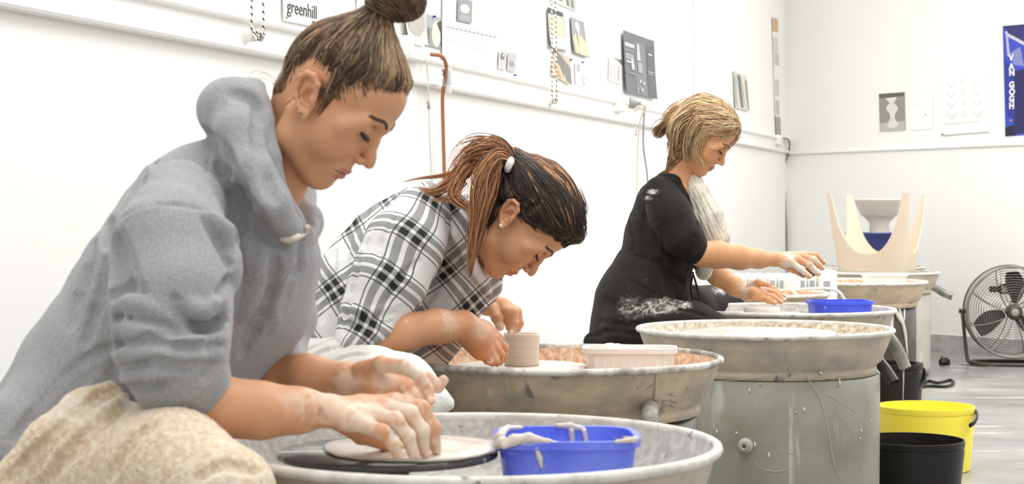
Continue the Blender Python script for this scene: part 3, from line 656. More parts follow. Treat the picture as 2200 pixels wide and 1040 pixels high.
w6 = wheel(6, 1884, 9.98, 'pottery wheel on a tall grey drum carrying the upturned plastic stool', M_trays[1], M_in[0], M_rim[0], M_greycyl,
           pipe=([(1998, 614, 9.98), (2012, 620, 9.98), (2028, 630, 9.97), (2046, 638, 9.96)], [.02, .022, .022, .02], M_pipe_g, 0))
w7 = wheel(7, 1866, 11.05, 'farthest pottery wheel behind the upturned stool carrying a blue bucket', M_trays[1], M_in[0], M_rim[0], M_greycyl)
# knob and studs on the green-grey drum
def drum_pt(px, py, X, Y, r):
    d = Vector(((px - CX) / FPX, 1, 0)); o = Vector((-X, -Y, 0)); a = d.dot(d); b_ = 2 * o.dot(d); c = o.dot(o) - r * r
    t = (-b_ - math.sqrt(max(b_*b_ - 4*a*c, 0))) / (2 * a); p = d * t; return Vector((p.x, p.y, CAMH - (py - HY) / FPX * t)), Vector((p.x - X, p.y - Y, 0)).normalized()
def facing(p, n):
    z = n; x = Vector((0, 0, 1)).cross(z).normalized(); y = z.cross(x); M = Matrix.Identity(4)
    for i in range(3): M[i][0] = x[i]; M[i][1] = y[i]; M[i][2] = z[i]; M[i][3] = p[i]
    return M
X3, Y3, _ = WH[3]
p, n = drum_pt(1602, 957, X3, Y3, .318); bm = bmesh.new()
lathe(bm, [(0, .010), (.005, .010), (.006, .026), (.0085, .027), (.0095, .024), (.0095, .018), (.013, .018), (.0145, .016), (.0145, .010), (.012, .009), (.017, .007), (.020, .003), (.020, -.002)], 6 * 6, facing(p, n)); autosmooth(obj('drain_bolt', bm, plain('dull_steel', lin(196, 192, 182), .4, .4), w3, world=True), 30)
for a, b_ in ((1764, 802), (1396, 905)):
    p, n = drum_pt(a, b_, X3, Y3, .318) if a > 1500 else (None, None)
    if p is None: continue
    bm = bmesh.new(); lathe(bm, [(0, .003), (.003, .003), (.005, .001), (.006, -.001)], 16, facing(p, n)); obj('rivet', bm, M_steel, w3, world=True)
# splashes that run over the drum: small raised clay drips
M_dryc = plain('dry_white_clay', lin(232, 230, 222), .7)
for (px, py, hh) in [(1804, 822, 16), (1728, 880, 10), (1710, 885, 3), (1540, 927, 8), (1582, 930, 5), (1622, 955, 12), (1850, 925, 7), (1848, 942, 4), (1652, 978, 12), (1872, 905, 4), (1610, 838, 8), (1633, 825, 3)]:
    p, n = drum_pt(px, py, X3, Y3, .318); h = R(hh, 4.6)
    bm = bmesh.new(); tube(bm, [p + Vector((0, 0, h / 2)), p, p - Vector((0, 0, h / 2))], [.0012, .0026, .0018], 6); obj('clay_drip', bm, M_dryc, w3, world=True)
# pale scuff lines on the plastic
bm = bmesh.new()
def onb(px, py): return drum_pt(px, py, X3, Y3, .3162)[0]
for pts, rr in (([(1728, 800), (1745, 830), (1763, 860), (1778, 920), (1790, 990), (1806, 1035)], .0026), ([(1750, 838), (1790, 855), (1830, 880), (1850, 900)], .0018), ([(1765, 855), (1800, 890), (1830, 930), (1850, 965)], .0016),
                ([(1610, 980), (1640, 1008), (1680, 1012), (1720, 998)], .0018), ([(1530, 820), (1600, 815), (1680, 803), (1720, 800)], .0013), ([(1640, 950), (1700, 975), (1760, 1000)], .0015), ([(1632, 860), (1630, 890), (1650, 912)], .0016)):
    tube(bm, [onb(*q) for q in pts], [rr * .2] + [rr * .8] * (len(pts) - 2) + [rr * .2], 6, smooth=6)
obj('scuff_marks', bm, plain('chalky_scuff', lin(172, 173, 164), .7), w3, world=True)
# pale glaze runs on the black drum of wheel 5
X5, Y5, _ = WH[5]; bm = bmesh.new()
for pts, rr in (([(1918, 655), (1915, 700), (1921, 735)], .010), ([(1930, 655), (1938, 690), (1944, 715), (1950, 765)], .008), ([(1924, 665), (1930, 680), (1941, 700)], .010), ([(1898, 700), (1905, 740)], .006)):
    tube(bm, [drum_pt(a, b_, X5, Y5, .303)[0] for a, b_ in pts], [rr * .6] + [rr] * (len(pts) - 2) + [rr * .4], 8, smooth=6 if len(pts) > 2 else 0)
obj('glaze_runs', bm, plain('white_glaze_run', lin(226, 222, 212), .4), w5, world=True)
# drips on the second basin's outside
X2, Y2, _ = WH[2]; bm = bmesh.new()
M_run = plain('pale_clay_run', lin(196, 188, 168), .6)
def tray_pt(px, py, X, Y):
    z = CAMH - (py - HY) / FPX * (Y - .33); k = (ZR - .014 - z) / .084; r = .351 + (.311 - .351) * min(max(k, 0), 1)
    q, n = drum_pt(px, py, X, Y, r + .0005); return q
for pts, rr in (([(1084, 795), (1090, 830), (1098, 868)], .0030), ([(1000, 800), (1006, 845), (1012, 872)], .0024), ([(1038, 808), (1046, 845), (1053, 870)], .0022), ([(1410, 800), (1408, 840), (1404, 868)], .008), ([(1127, 820), (1128, 845)], .0015)):
    bm = bmesh.new(); tube(bm, [tray_pt(a, b_, X2, Y2) for a, b_ in pts], [rr * .6] + [rr] * (len(pts) - 2) + [rr * .5], 8, smooth=6 if len(pts) > 2 else 0, flat=.5); obj('clay_drip', bm, M_run, w2, world=True)
# the slip water thread from the pipe into the black bucket
bm = bmesh.new(); tube(bm, [P(1941, 792, 5.84), P(1941, 820, 5.84), P(1940, 862, 5.84)], [.003, .0022, .0018], 8); obj('slip_trickle', bm, plain('slip_trickle', lin(214, 206, 188), .3), w4, world=True)

# clay on the wheels
X1, Y1, _ = WH[1]
def clay_disc(name, label, cat, c, prof, mat, n=64, wob=None):
    bm = bmesh.new(); lathe(bm, prof, n, wob=wob); o = obj(name, bm, mat); o.location = c; return tag(o, label, cat)
clay_disc('clay_plate', 'flat wet clay disc under the near womans fingers on the black bat', 'clay', (-.136, 2.355, .5832), [(0, .0), (.118, .0), (.124, .003), (.121, .006), (.09, .008), (.06, .011), (.045, .016), (.03, .017), (.012, .013), (0, .012)], M_slip, wob=lambda a, z: .03 * math.sin(3 * a) + .02 * math.sin(5 * a + 1) + .008 * math.sin(17 * a))
M_clay = layered('wet_throwing_clay', [(.4, lin(216, 200, 182)), (.6, lin(228, 214, 198))], 12, (.4, .4, 6), .35, bump=.25, bscale=25)
cup = clay_disc('clay_cup', 'wet clay cylinder being thrown by the plaid shirted woman', 'clay pot', ((1121 - CX) / FPX * 3.83, 3.83, .5745), [(0, 0), (.0375, 0), (.0395, .004), (.0385, .012), (.0388, .022), (.0384, .032), (.0392, .042), (.0393, .052), (.0402, .062), (.0408, .069), (.0398, .071), (.0375, .069), (.0365, .055), (.0355, .02), (.03, .010), (0, .008)], M_clay)
clay_disc('clay_puck', 'thick white clay disc under the black clad womans lower hand', 'clay', ((1637 - CX) / FPX * 5.88, 5.88, .5775), [(0, 0), (.060, 0), (.062, .003), (.060, .020), (.057, .023), (.04, .0215), (0, .021)], plain('white_clay', lin(238, 232, 222), .4))

# tubs
def tub(name, label, cat, c, sx, sy, z0, z1, rz, mat, taper=.88, rimw=.006, exp=4, thick=.0025, bulge=0, lipmat=None):
    t = thing(name, label, cat, c, rz); bm = bmesh.new(); n = 64
    def ring(k, z):
        vs = []
        for i in range(n):
            a = 2 * math.pi * i / n; ca, sa = math.cos(a), math.sin(a); r = (abs(ca) ** exp + abs(sa) ** exp) ** (-1 / exp)
            vs.append(bm.verts.new((sx / 2 * k * ca * r, sy / 2 * k * sa * r, z)))
        return vs
    H = z1 - z0; e = thick / (sx / 2)
    ks = [(taper * .92, 0), (taper, .006), (taper + (1 - taper) * .5, H * .5), (1 - .004, H - .012), (1 + rimw / sx * 2, H - .011), (1 + rimw / sx * 2, H), (1 - e, H), (1 - e - .004, H - .012), (taper - e, .01), (taper * .9 - e, thick)]
    rg = [ring(k, z) for k, z in ks]
    for A, B in zip(rg[:-1], rg[1:]):
        for i in range(n): bm.faces.new((A[i], A[(i+1) % n], B[(i+1) % n], B[i]))
    bm.faces.new(rg[0][::-1]); bm.faces.new(rg[-1]); o = obj('tub_body', bm, mat, t); autosmooth(o, 40); return t
M_blue = layered('blue_plastic_with_slip', [(.4, lin(88, 108, 236)), (.6, lin(118, 138, 250))], 7, rough=.35, bump=.03,
                 layers=[(lin(205, 204, 196), 6, (1, 1, 3.2), .585, .07, 5), (lin(190, 192, 196), 14, (1, 1, .5), .66, .05, 2)])
M_blue2 = layered('blue_plastic', [(.4, lin(70, 92, 236)), (.6, lin(88, 110, 250))], 7, rough=.35, layers=[(lin(215, 215, 225), 40, (1, 1, 1), .64, .03, 5)])
t = tub('blue_tub', 'blue plastic tub smeared with clay slip in the nearest basin', 'tub', ((1217 - CX) / FPX * 2.36, 2.36, ZR - .0855), .186, .17, 0, .096, .03, M_blue, .90)
for pts in ([(-.088, -.086, .092, .009), (-.075, -.082, .098, .012), (-.055, -.084, .102, .009), (-.03, -.086, .096, .006), (-.01, -.086, .092, .004)],
            [(-.092, -.05, .098, .012), (-.088, -.01, .100, .009), (-.08, .03, .100, .007), (-.06, .06, .097, .005)], [(-.09, -.082, .096, .012), (-.096, -.07, .09, .009)],
            [(-.008, .082, .097, .006), (.01, .084, .096, .008), (.03, .084, .092, .006)], [(.012, .080, .09, .007), (.014, .079, .06, .006), (.013, .078, .035, .004)], [(.03, .080, .09, .006), (.036, .079, .06, .005)], [(.075, -.05, .096, .004), (.086, -.082, .098, .006), (.06, -.087, .096, .004)],
            [(-.045, -.086, .088, .006), (-.04, -.084, .074, .005), (-.038, -.083, .062, .003)]):
    A_ = np.array(pts); SM = Solid(A_[:, :3].min(0) - .02, A_[:, :3].max(0) + .02, .0015); SM.chain([(x, y, z, r * .62) for x, y, z, r in pts], .004); obj('clay_smear', buildmesh('clay_smear', [SM.mesh()]), M_slip, t)
bm = bmesh.new(); lathe(bm, [(0, .004), (.06, .004), (.06, .03), (0, .034)], 32, Matrix.Diagonal((1.2, 1.1, 1, 1))); obj('murky_water', bm, plain('murky_water', lin(150, 156, 190), .1), t)
M_ice = layered('white_tub_with_clay', [(.4, lin(240, 238, 232)), (.6, lin(250, 249, 246))], 10, rough=.4, layers=[(lin(226, 212, 192), 16, (1, 1, .4), .66, .06, 5)])
t = tub('white_tub', 'white plastic tub heaped with clay scraps in the sandy basin', 'tub', ((1353 - CX) / FPX * 3.8, 3.80, ZR - .0855), .197, .13, 0, .108, -.06, M_ice, .90, exp=5)
SM = Solid((-.1, -.08, 0), (.1, .08, .16), .002)
SM.ell((-.03, 0, .06), (.055, .05, .05), k=.01).ell((.02, .01, .05), (.05, .04, .05), k=.02).ell((-.045, -.01, .105), (.02, .018, .012), k=.01).ell((-.02, .01, .100), (.02, .02, .012), k=.01).ell((.0, -.0, .098), (.02, .02, .009), k=.01)
SM.warp(lambda X, Y, Z: .003 * np.sin(X * 180) * np.sin(Y * 160 + 1) * np.cos(Z * 200))
o = obj('clay_scraps', buildmesh('clay_scraps', [SM.mesh()]), plain('pale_clay_scraps', lin(240, 236, 228), .6)); o.location = t.location; tag(o, 'heap of pale clay scraps inside the white tub', 'clay')
bm = bmesh.new()
for k in range(-4, 5): box(bm, (k * .019 - .0008, -.0645, .02), (k * .019 + .0008, -.060, .092))
obj('tub_ribs', bm, M_ice, t)
bm = bmesh.new(); q = [P(1258, 752, 3.86), P(1246, 757, 3.87), P(1238, 768, 3.9), P(1236, 784, 3.93), P(1240, 800, 3.95)]
tube(bm, q, .0014, 6, smooth=6); o = obj('cutting_wire', bm, plain('wire', lin(216, 198, 176), .4)); tag(o, 'thin clay cutting wire hanging over the sandy basin beside the white tub', 'wire')
tub('blue_basin', 'shallow blue plastic basin splashed with clay, at the black clad womans wheel', 'basin', ((1804 - CX) / FPX * 5.9, 5.9, ZR - .085), .207, .16, 0, .110, .1, M_blue2, .9)
tub('white_box', 'pale shallow plastic box on the basin of the black drum wheel', 'box', ((1897 - CX) / FPX * 8.45, 8.42, ZR - .085), .205, .15, 0, .122, 0, M_ice, .94)
o = clay_disc('sponge', 'pale round sponge lump on the edge of the sandy basin beside the cup', 'sponge', (.002, 3.66, .5745), [(0, 0), (.03, 0), (.032, .003), (.02, .005), (0, .006)], plain('pale_slip', lin(235, 230, 222), .6), wob=lambda a, z: .1 * math.sin(3 * a)) if False else None

# buckets
def bucket(label, px, Y, R_, zr, mat, rb, hm, hpts=None, hr=.006):
    X = (px - CX) / FPX * Y; t = thing('bucket', label, 'bucket', (X, Y, 0), 0, 'buckets on the floor beside the wheels'); bm = bmesh.new()
    lathe(bm, [(0, .004), (rb - .01, .004), (rb - .006, 0), (rb, .004), (rb + (R_ - rb) * .93, zr - .03), (R_ - .004, zr - .022), (R_ - .001, zr - .02), (R_, zr - .004), (R_ - .001, zr), (R_ - .005, zr), (R_ - .007, zr - .02), (rb - .004, .01), (0, .008)], 72)
    autosmooth(obj('pail', bm, mat, t), 50)
    if hpts:
        bm = bmesh.new(); tube(bm, [P(*q) for q in hpts], hr, 10, smooth=8, flat=1.8); obj('handle', bm, hm, t, world=True)
        bm = bmesh.new(); p = P(*hpts[0]); tube(bm, [p + Vector((-.015, 0, 0)), p + Vector((.006, 0, 0))], .012, 14); obj('handle_lug', bm, mat, t, world=True)
    return t
M_yel = plain('yellow_plastic', lin(254, 234, 72), .4, var=.03, vscale=3); M_blk = plain('black_plastic', lin(27, 23, 21), .38, var=.1, vscale=10, Specular_IOR_Level=.3)
bucket('yellow plastic bucket on the floor behind the black one', 1989, 6.2, .173, .228, M_yel, .155, M_blk, [(2086, 884, 6.2), (2096, 884, 6.15), (2099, 895, 6.1), (2093, 908, 6.06), (2084, 914, 6.04)], .005)
bucket('nearest black plastic bucket in front of the yellow bucket', 1956, 5.15, .159, .242, M_blk, .136, M_blk)
bucket('black bucket under the dripping grey pipe, behind the yellow bucket', 1912, 6.9, .131, .323, M_blk, .112, M_blk, [(1975, 786, 6.9), (1986, 800, 6.88), (1985, 818, 6.85), (1972, 832, 6.83)], .006)

# ------------------------------------------------------------------ upturned plastic stool on the sixth wheel
M_stool = plain('cream_moulded_plastic', lin(218, 203, 182), .45, var=.03, vscale=5, Subsurface_Weight=0.1)
X6, Y6, _ = WH[6]
t = thing('plastic_stool', 'cream moulded plastic stool turned upside down on the tall grey drum wheel', 'stool', (X6, Y6, ZR + .003), math.radians(18.6 + 45))
n = 30; HT = .445; bm = bmesh.new(); cols = []
for side in range(4):
    for i in range(n):
        s = -1 + 2 * i / n; u = min(abs(s) / .84, 1)
        zt = .10 + (HT - .10) * (1 - (1 - u ** 2.4) ** (1 / 1.9)) if u < 1 else HT
        cols.append((side, s, zt))
def spt(side, s, z, inn):
    k = z / HT; half = .186 + .058 * k ** 1.0 - inn; rc = .06
    a = half; x, y = s * a, -a
    e = 5; r = (abs(s) ** e + 1) ** (-1 / e) * 1.0; x *= r / (2 ** (-1 / e)) if abs(s) > .0 else 1; 
    rr = (abs(s) ** e + 1) ** (-1 / e); x = s * a * rr * 1.06; y = -a * rr * 1.06
    th = side * math.pi / 2; return Vector((x * math.cos(th) - y * math.sin(th), x * math.sin(th) + y * math.cos(th), z))
NT = 14; grid = {}
for inn in (0, 1):
    for ci, (side, s, zt) in enumerate(cols):
        for j in range(NT + 1): grid[inn, ci, j] = bm.verts.new(spt(side, s, zt * j / NT, .006 * inn))
nc = len(cols)
for ci in range(nc):
    cj = (ci + 1) % nc
    for j in range(NT):
        bm.faces.new((grid[0, ci, j], grid[0, cj, j], grid[0, cj, j+1], grid[0, ci, j+1])); bm.faces.new((grid[1, ci, j+1], grid[1, cj, j+1], grid[1, cj, j], grid[1, ci, j]))
    bm.faces.new((grid[0, ci, NT], grid[0, cj, NT], grid[1, cj, NT], grid[1, ci, NT]))
bm.faces.new([grid[0, ci, 0] for ci in range(nc)][::-1]); bm.faces.new([grid[1, ci, 1] for ci in range(nc)])
autosmooth(obj('stool_shell', bm, M_stool, t), 40)
# blue bucket and white stand behind
X7, Y7, _ = WH[7]; xb = (1884 - CX) / FPX * 11.05
bm = bmesh.new(); lathe(bm, [(0, 0), (.13, 0), (.15, .02), (.185, .20), (.2, .202), (.203, .212), (.198, .214), (.182, .208), (.145, .02), (0, .012)], 48); o = obj('blue_bucket', bm, plain('dark_blue_plastic', lin(64, 72, 140), .35)); o.location = (xb, 11.05, ZR + .003 - .0); tag(o, 'dark blue bucket on the farthest wheel behind the upturned stool', 'bucket')
bm = bmesh.new(); lathe(bm, [(0, 0), (.075, 0), (.08, .02), (.06, .14), (.062, .26), (.1, .30), (.115, .31), (.16, .40), (.166, .405), (.166, .415), (.155, .415), (.10, .33), (0, .32)], 48); o = obj('white_pedestal_pot', bm, plain('off_white_plastic', lin(228, 220, 206), .4)); o.location = ((1889 - CX) / FPX * 11.05, 11.05, ZR + .018); tag(o, 'off white flared pedestal standing in the dark blue bucket', 'pedestal')

# ------------------------------------------------------------------ floor fan
FX, FY, FZ = (2174 - CX) / FPX * 10.6, 10.6, CAMH - (669 - HY) / FPX * 10.6; FR = R(97, 10.6)
t = thing('floor_fan', 'black and grey drum floor fan by the back wall at the right edge', 'fan', (FX, FY, 0), math.radians(-8))
Mf = Matrix.Translation((0, 0, FZ)) @ Matrix.Rotation(math.pi / 2, 4, 'X')           # z of the lathe -> -y (to the viewer)
M_fd = plain('dark_fan_metal', lin(74, 66, 60), .4, .3); M_fg = plain('grey_fan_wire', lin(140, 136, 130), .35, .6); M_drum = plain('grey_fan_drum', lin(186, 184, 180), .4, .3)
bm = bmesh.new(); lathe(bm, [(FR - .004, -.09), (FR, -.09), (FR + .002, 0), (FR, .09), (FR - .004, .09), (FR - .002, 0), (FR - .004, -.09)], 72, Mf); obj('fan_drum', bm, M_drum, t)
for zz in (.09, -.09):
    bm = bmesh.new()
    def ring(r, z, w_, nn=64): tube(bm, [Mf @ Vector((r * math.cos(a), r * math.sin(a), z)) for a in [2*math.pi*i/nn for i in range(nn + 1)]], w_, 5, caps=False)
    ring(FR, zz, .008)
    for k in range(1, 15): ring(FR * (.16 + .84 * k / 15), zz + (.03 if zz > 0 else -.03) * (1 - (k / 15) ** 2), .0016)
    for k in range(8):
        a = k * math.pi / 4 + .3; sg = 1 if zz > 0 else -1
        tube(bm, [Mf @ Vector((FR * q * math.cos(a + .35 * (1 - q)), FR * q * math.sin(a + .35 * (1 - q)), zz + sg * .032 * (1 - q * q))) for q in (.1, .3, .5, .7, .85, 1)], .0032, 6)
    obj('grille', bm, M_fg if zz > 0 else M_fd, t)
for k in range(3):
    a0 = math.radians(75 + 120 * k); bm = bmesh.new(); nn = 10; g = []
    for i in range(nn + 1):
        q = i / nn; rr = FR * (.18 + .70 * q); row = []
        for j in range(nn + 1):
            u = (j / nn - .5); wd = .95 * (1 - .35 * q) * math.sin(math.pi * (.18 + .72 * q)) ** .5
            a = a0 + u * wd + .25 * q; row.append(bm.verts.new(Mf @ Vector((rr * math.cos(a), rr * math.sin(a), .02 + u * .06 * (1 - .4 * q)))))
        g.append(row)
    for i in range(nn):
        for j in range(nn): bm.faces.new((g[i][j], g[i][j+1], g[i+1][j+1], g[i+1][j]))
    bmesh.ops.solidify(bm, geom=bm.faces[:], thickness=.003); obj('blade', bm, M_fd, t)
bm = bmesh.new(); lathe(bm, [(0, .135), (.03, .135), (.042, .13), (.048, .118), (.048, .07), (.03, .06), (.03, -.1), (0, -.1)], 32, Mf); obj('hub', bm, M_fd, t)
bm = bmesh.new(); lathe(bm, [(0, .138), (.02, .138), (.024, .134)], 24, Mf); obj('hub_badge', bm, plain('fan_badge', lin(150, 146, 140), .4), t)
bm = bmesh.new(); box(bm, (-.055, .10, FZ + .10), (.075, .16, FZ + .165), bev=.006); box(bm, (-.12, .10, FZ + .112), (-.05, .14, FZ + .15), bev=.008); obj('motor_box', bm, M_fd, t)
bm = bmesh.new(); box(bm, (-.048, .093, FZ + .112), (-.002, .099, FZ + .152)); obj('box_label', bm, M_white, t)
bm = bmesh.new(); tube(bm, [(.02, .092, FZ + .132), (.02, .099, FZ + .132)], .018, 16); obj('speed_knob', bm, M_fg, t)
for sx in (-1, 1):
    bm = bmesh.new(); tube(bm, [(sx * (FR + .02), 0, FZ), (sx * (FR + .018), .0, FZ - .02), (sx * (FR - .005), -.03, .05), (sx * (FR - .03), -.05, .016)], .011, 10, smooth=6); obj('stand_arm', bm, M_fd, t)
    bm = bmesh.new(); tube(bm, [(sx * (FR - .004), 0, FZ), (sx * (FR + .04), 0, FZ)], .014, 14); obj('tilt_knob', bm, M_fd, t)
bm = bmesh.new(); tube(bm, [(-FR + .03, -.05, .016), (-FR + .1, -.13, .013), (0, -.15, .013), (FR - .1, -.13, .013), (FR - .03, -.05, .016), (FR - .06, .08, .013), (0, .14, .013), (-FR + .06, .08, .013), (-FR + .03, -.05, .016)], .0125, 10, smooth=5); obj('stand_base', bm, M_fd, t)
bm = bmesh.new(); tube(bm, [P(2150, 782, 10.4), P(2112, 786, 10.3), P(2060, 781, 10.4), P(2031, 776, 10.45), P(2024, 766, 10.6)], .008, 8, smooth=8)
for v in bm.verts: v.co.z = max(v.co.z, .012) if v.co.z < .012 else min(v.co.z, .02) if v.co.z < .05 else v.co.z
o = obj('fan_cable', bm, M_fd); tag(o, 'fan power cable lying on the floor left of the fan', 'cable')
bm = bmesh.new(); tube(bm, [P(2029, 764, 10.7), P(2029, 759, 10.7)], [.03, .028], 14); lathe(bm, [(0, .0), (.03, .0), (.036, .012), (.034, .03), (.02, .045), (0, .048)], 20, Matrix.Translation((P(2029, 0, 10.6).x, 10.6, 0))); bmesh.ops.delete(bm, geom=[v for v in bm.verts if v.co.y > 10.66], context='VERTS'); o = obj('floor_plug', bm, M_blk); tag(o, 'black round plug standing on the floor left of the fan', 'plug')
bm = bmesh.new(); q = [(1978, 832), (1995, 822), (2015, 826), (2042, 820), (2048, 828), (2030, 834), (1995, 833), (1970, 836)]
pts = []
for a, b_ in q:
    Y = FPX * .9 / (b_ - HY); pts.append(P(a, b_, Y) + Vector((0, 0, .009)))
tube(bm, pts, .008, 8, smooth=8); o = obj('floor_cable', bm, M_blk); tag(o, 'black cable looped on the floor beside the tall grey drum', 'cable')

# ------------------------------------------------------------------ oil filled heater behind the hidden wheel
t = thing('column_heater', 'white finned column heater standing behind the black clad womans forearms', 'heater', (P(1660, 0, 7.85).x, 7.85, 0)); zt = CAMH - (588 - HY) / FPX * 7.85
M_heat = plain('white_enamel', lin(244, 242, 238), .35); M_hs = plain('grey_slot', lin(170, 172, 174), .5)
x0 = P(1562, 0, 7.85).x - t.location.x; pitch = R(21.3, 7.85)
for k in range(9):
    bm = bmesh.new(); x = x0 + k * pitch; box(bm, (x, -.06, .08), (x + pitch * .82, .09, zt), bev=.008)
    o = obj('fin', bm, M_heat, t)
    bm = bmesh.new(); box(bm, (x + pitch * .12, -.063, zt - .075), (x + pitch * .62, -.058, zt - .028), bev=.002); box(bm, (x + pitch * .30, -.0645, zt - .11), (x + pitch * .66, -.058, zt - .055), bev=.002); obj('fin_slot', bm, M_hs, o)
bm = bmesh.new(); xr = x0 + 9 * pitch; box(bm, (xr, -.075, .07), (xr + .085, .1, zt + .02), bev=.02); obj('control_end', bm, M_heat, t)
bm = bmesh.new(); box(bm, (xr + .02, -.079, zt - .09), (xr + .05, -.073, zt - .03), bev=.002); obj('control_panel', bm, M_hs, t)
for x in (x0 + .03, xr - .02):
    bm = bmesh.new(); box(bm, (x, -.12, .012), (x + .03, .14, .08), bev=.01); obj('foot', bm, M_greyp, t)
t = thing('extension_plug', 'white plug with two looping white leads below the black clad womans hands', 'plug', P(1700, 612, 7.05))
bm = bmesh.new(); q = P(1703, 612, 7.0); box(bm, (q.x - .035, q.y - .02, q.z - .03), (q.x + .03, q.y + .02, q.z + .02), bev=.008); obj('plug_body', bm, M_white, t, world=True)
bm = bmesh.new(); tube(bm, [P(1688, 628, 6.98), P(1694, 622, 6.95), P(1706, 628, 6.92), P(1718, 648, 6.9)], .006, 8, smooth=6); obj('lead', bm, M_white, t, world=True)
bm = bmesh.new(); tube(bm, [P(1706, 624, 6.98), P(1735, 621, 6.95), P(1775, 620, 6.92), P(1800, 626, 6.9), P(1813, 642, 6.9), P(1817, 655, 6.9)], .006, 8, smooth=6); obj('lead', bm, M_white, t, world=True)

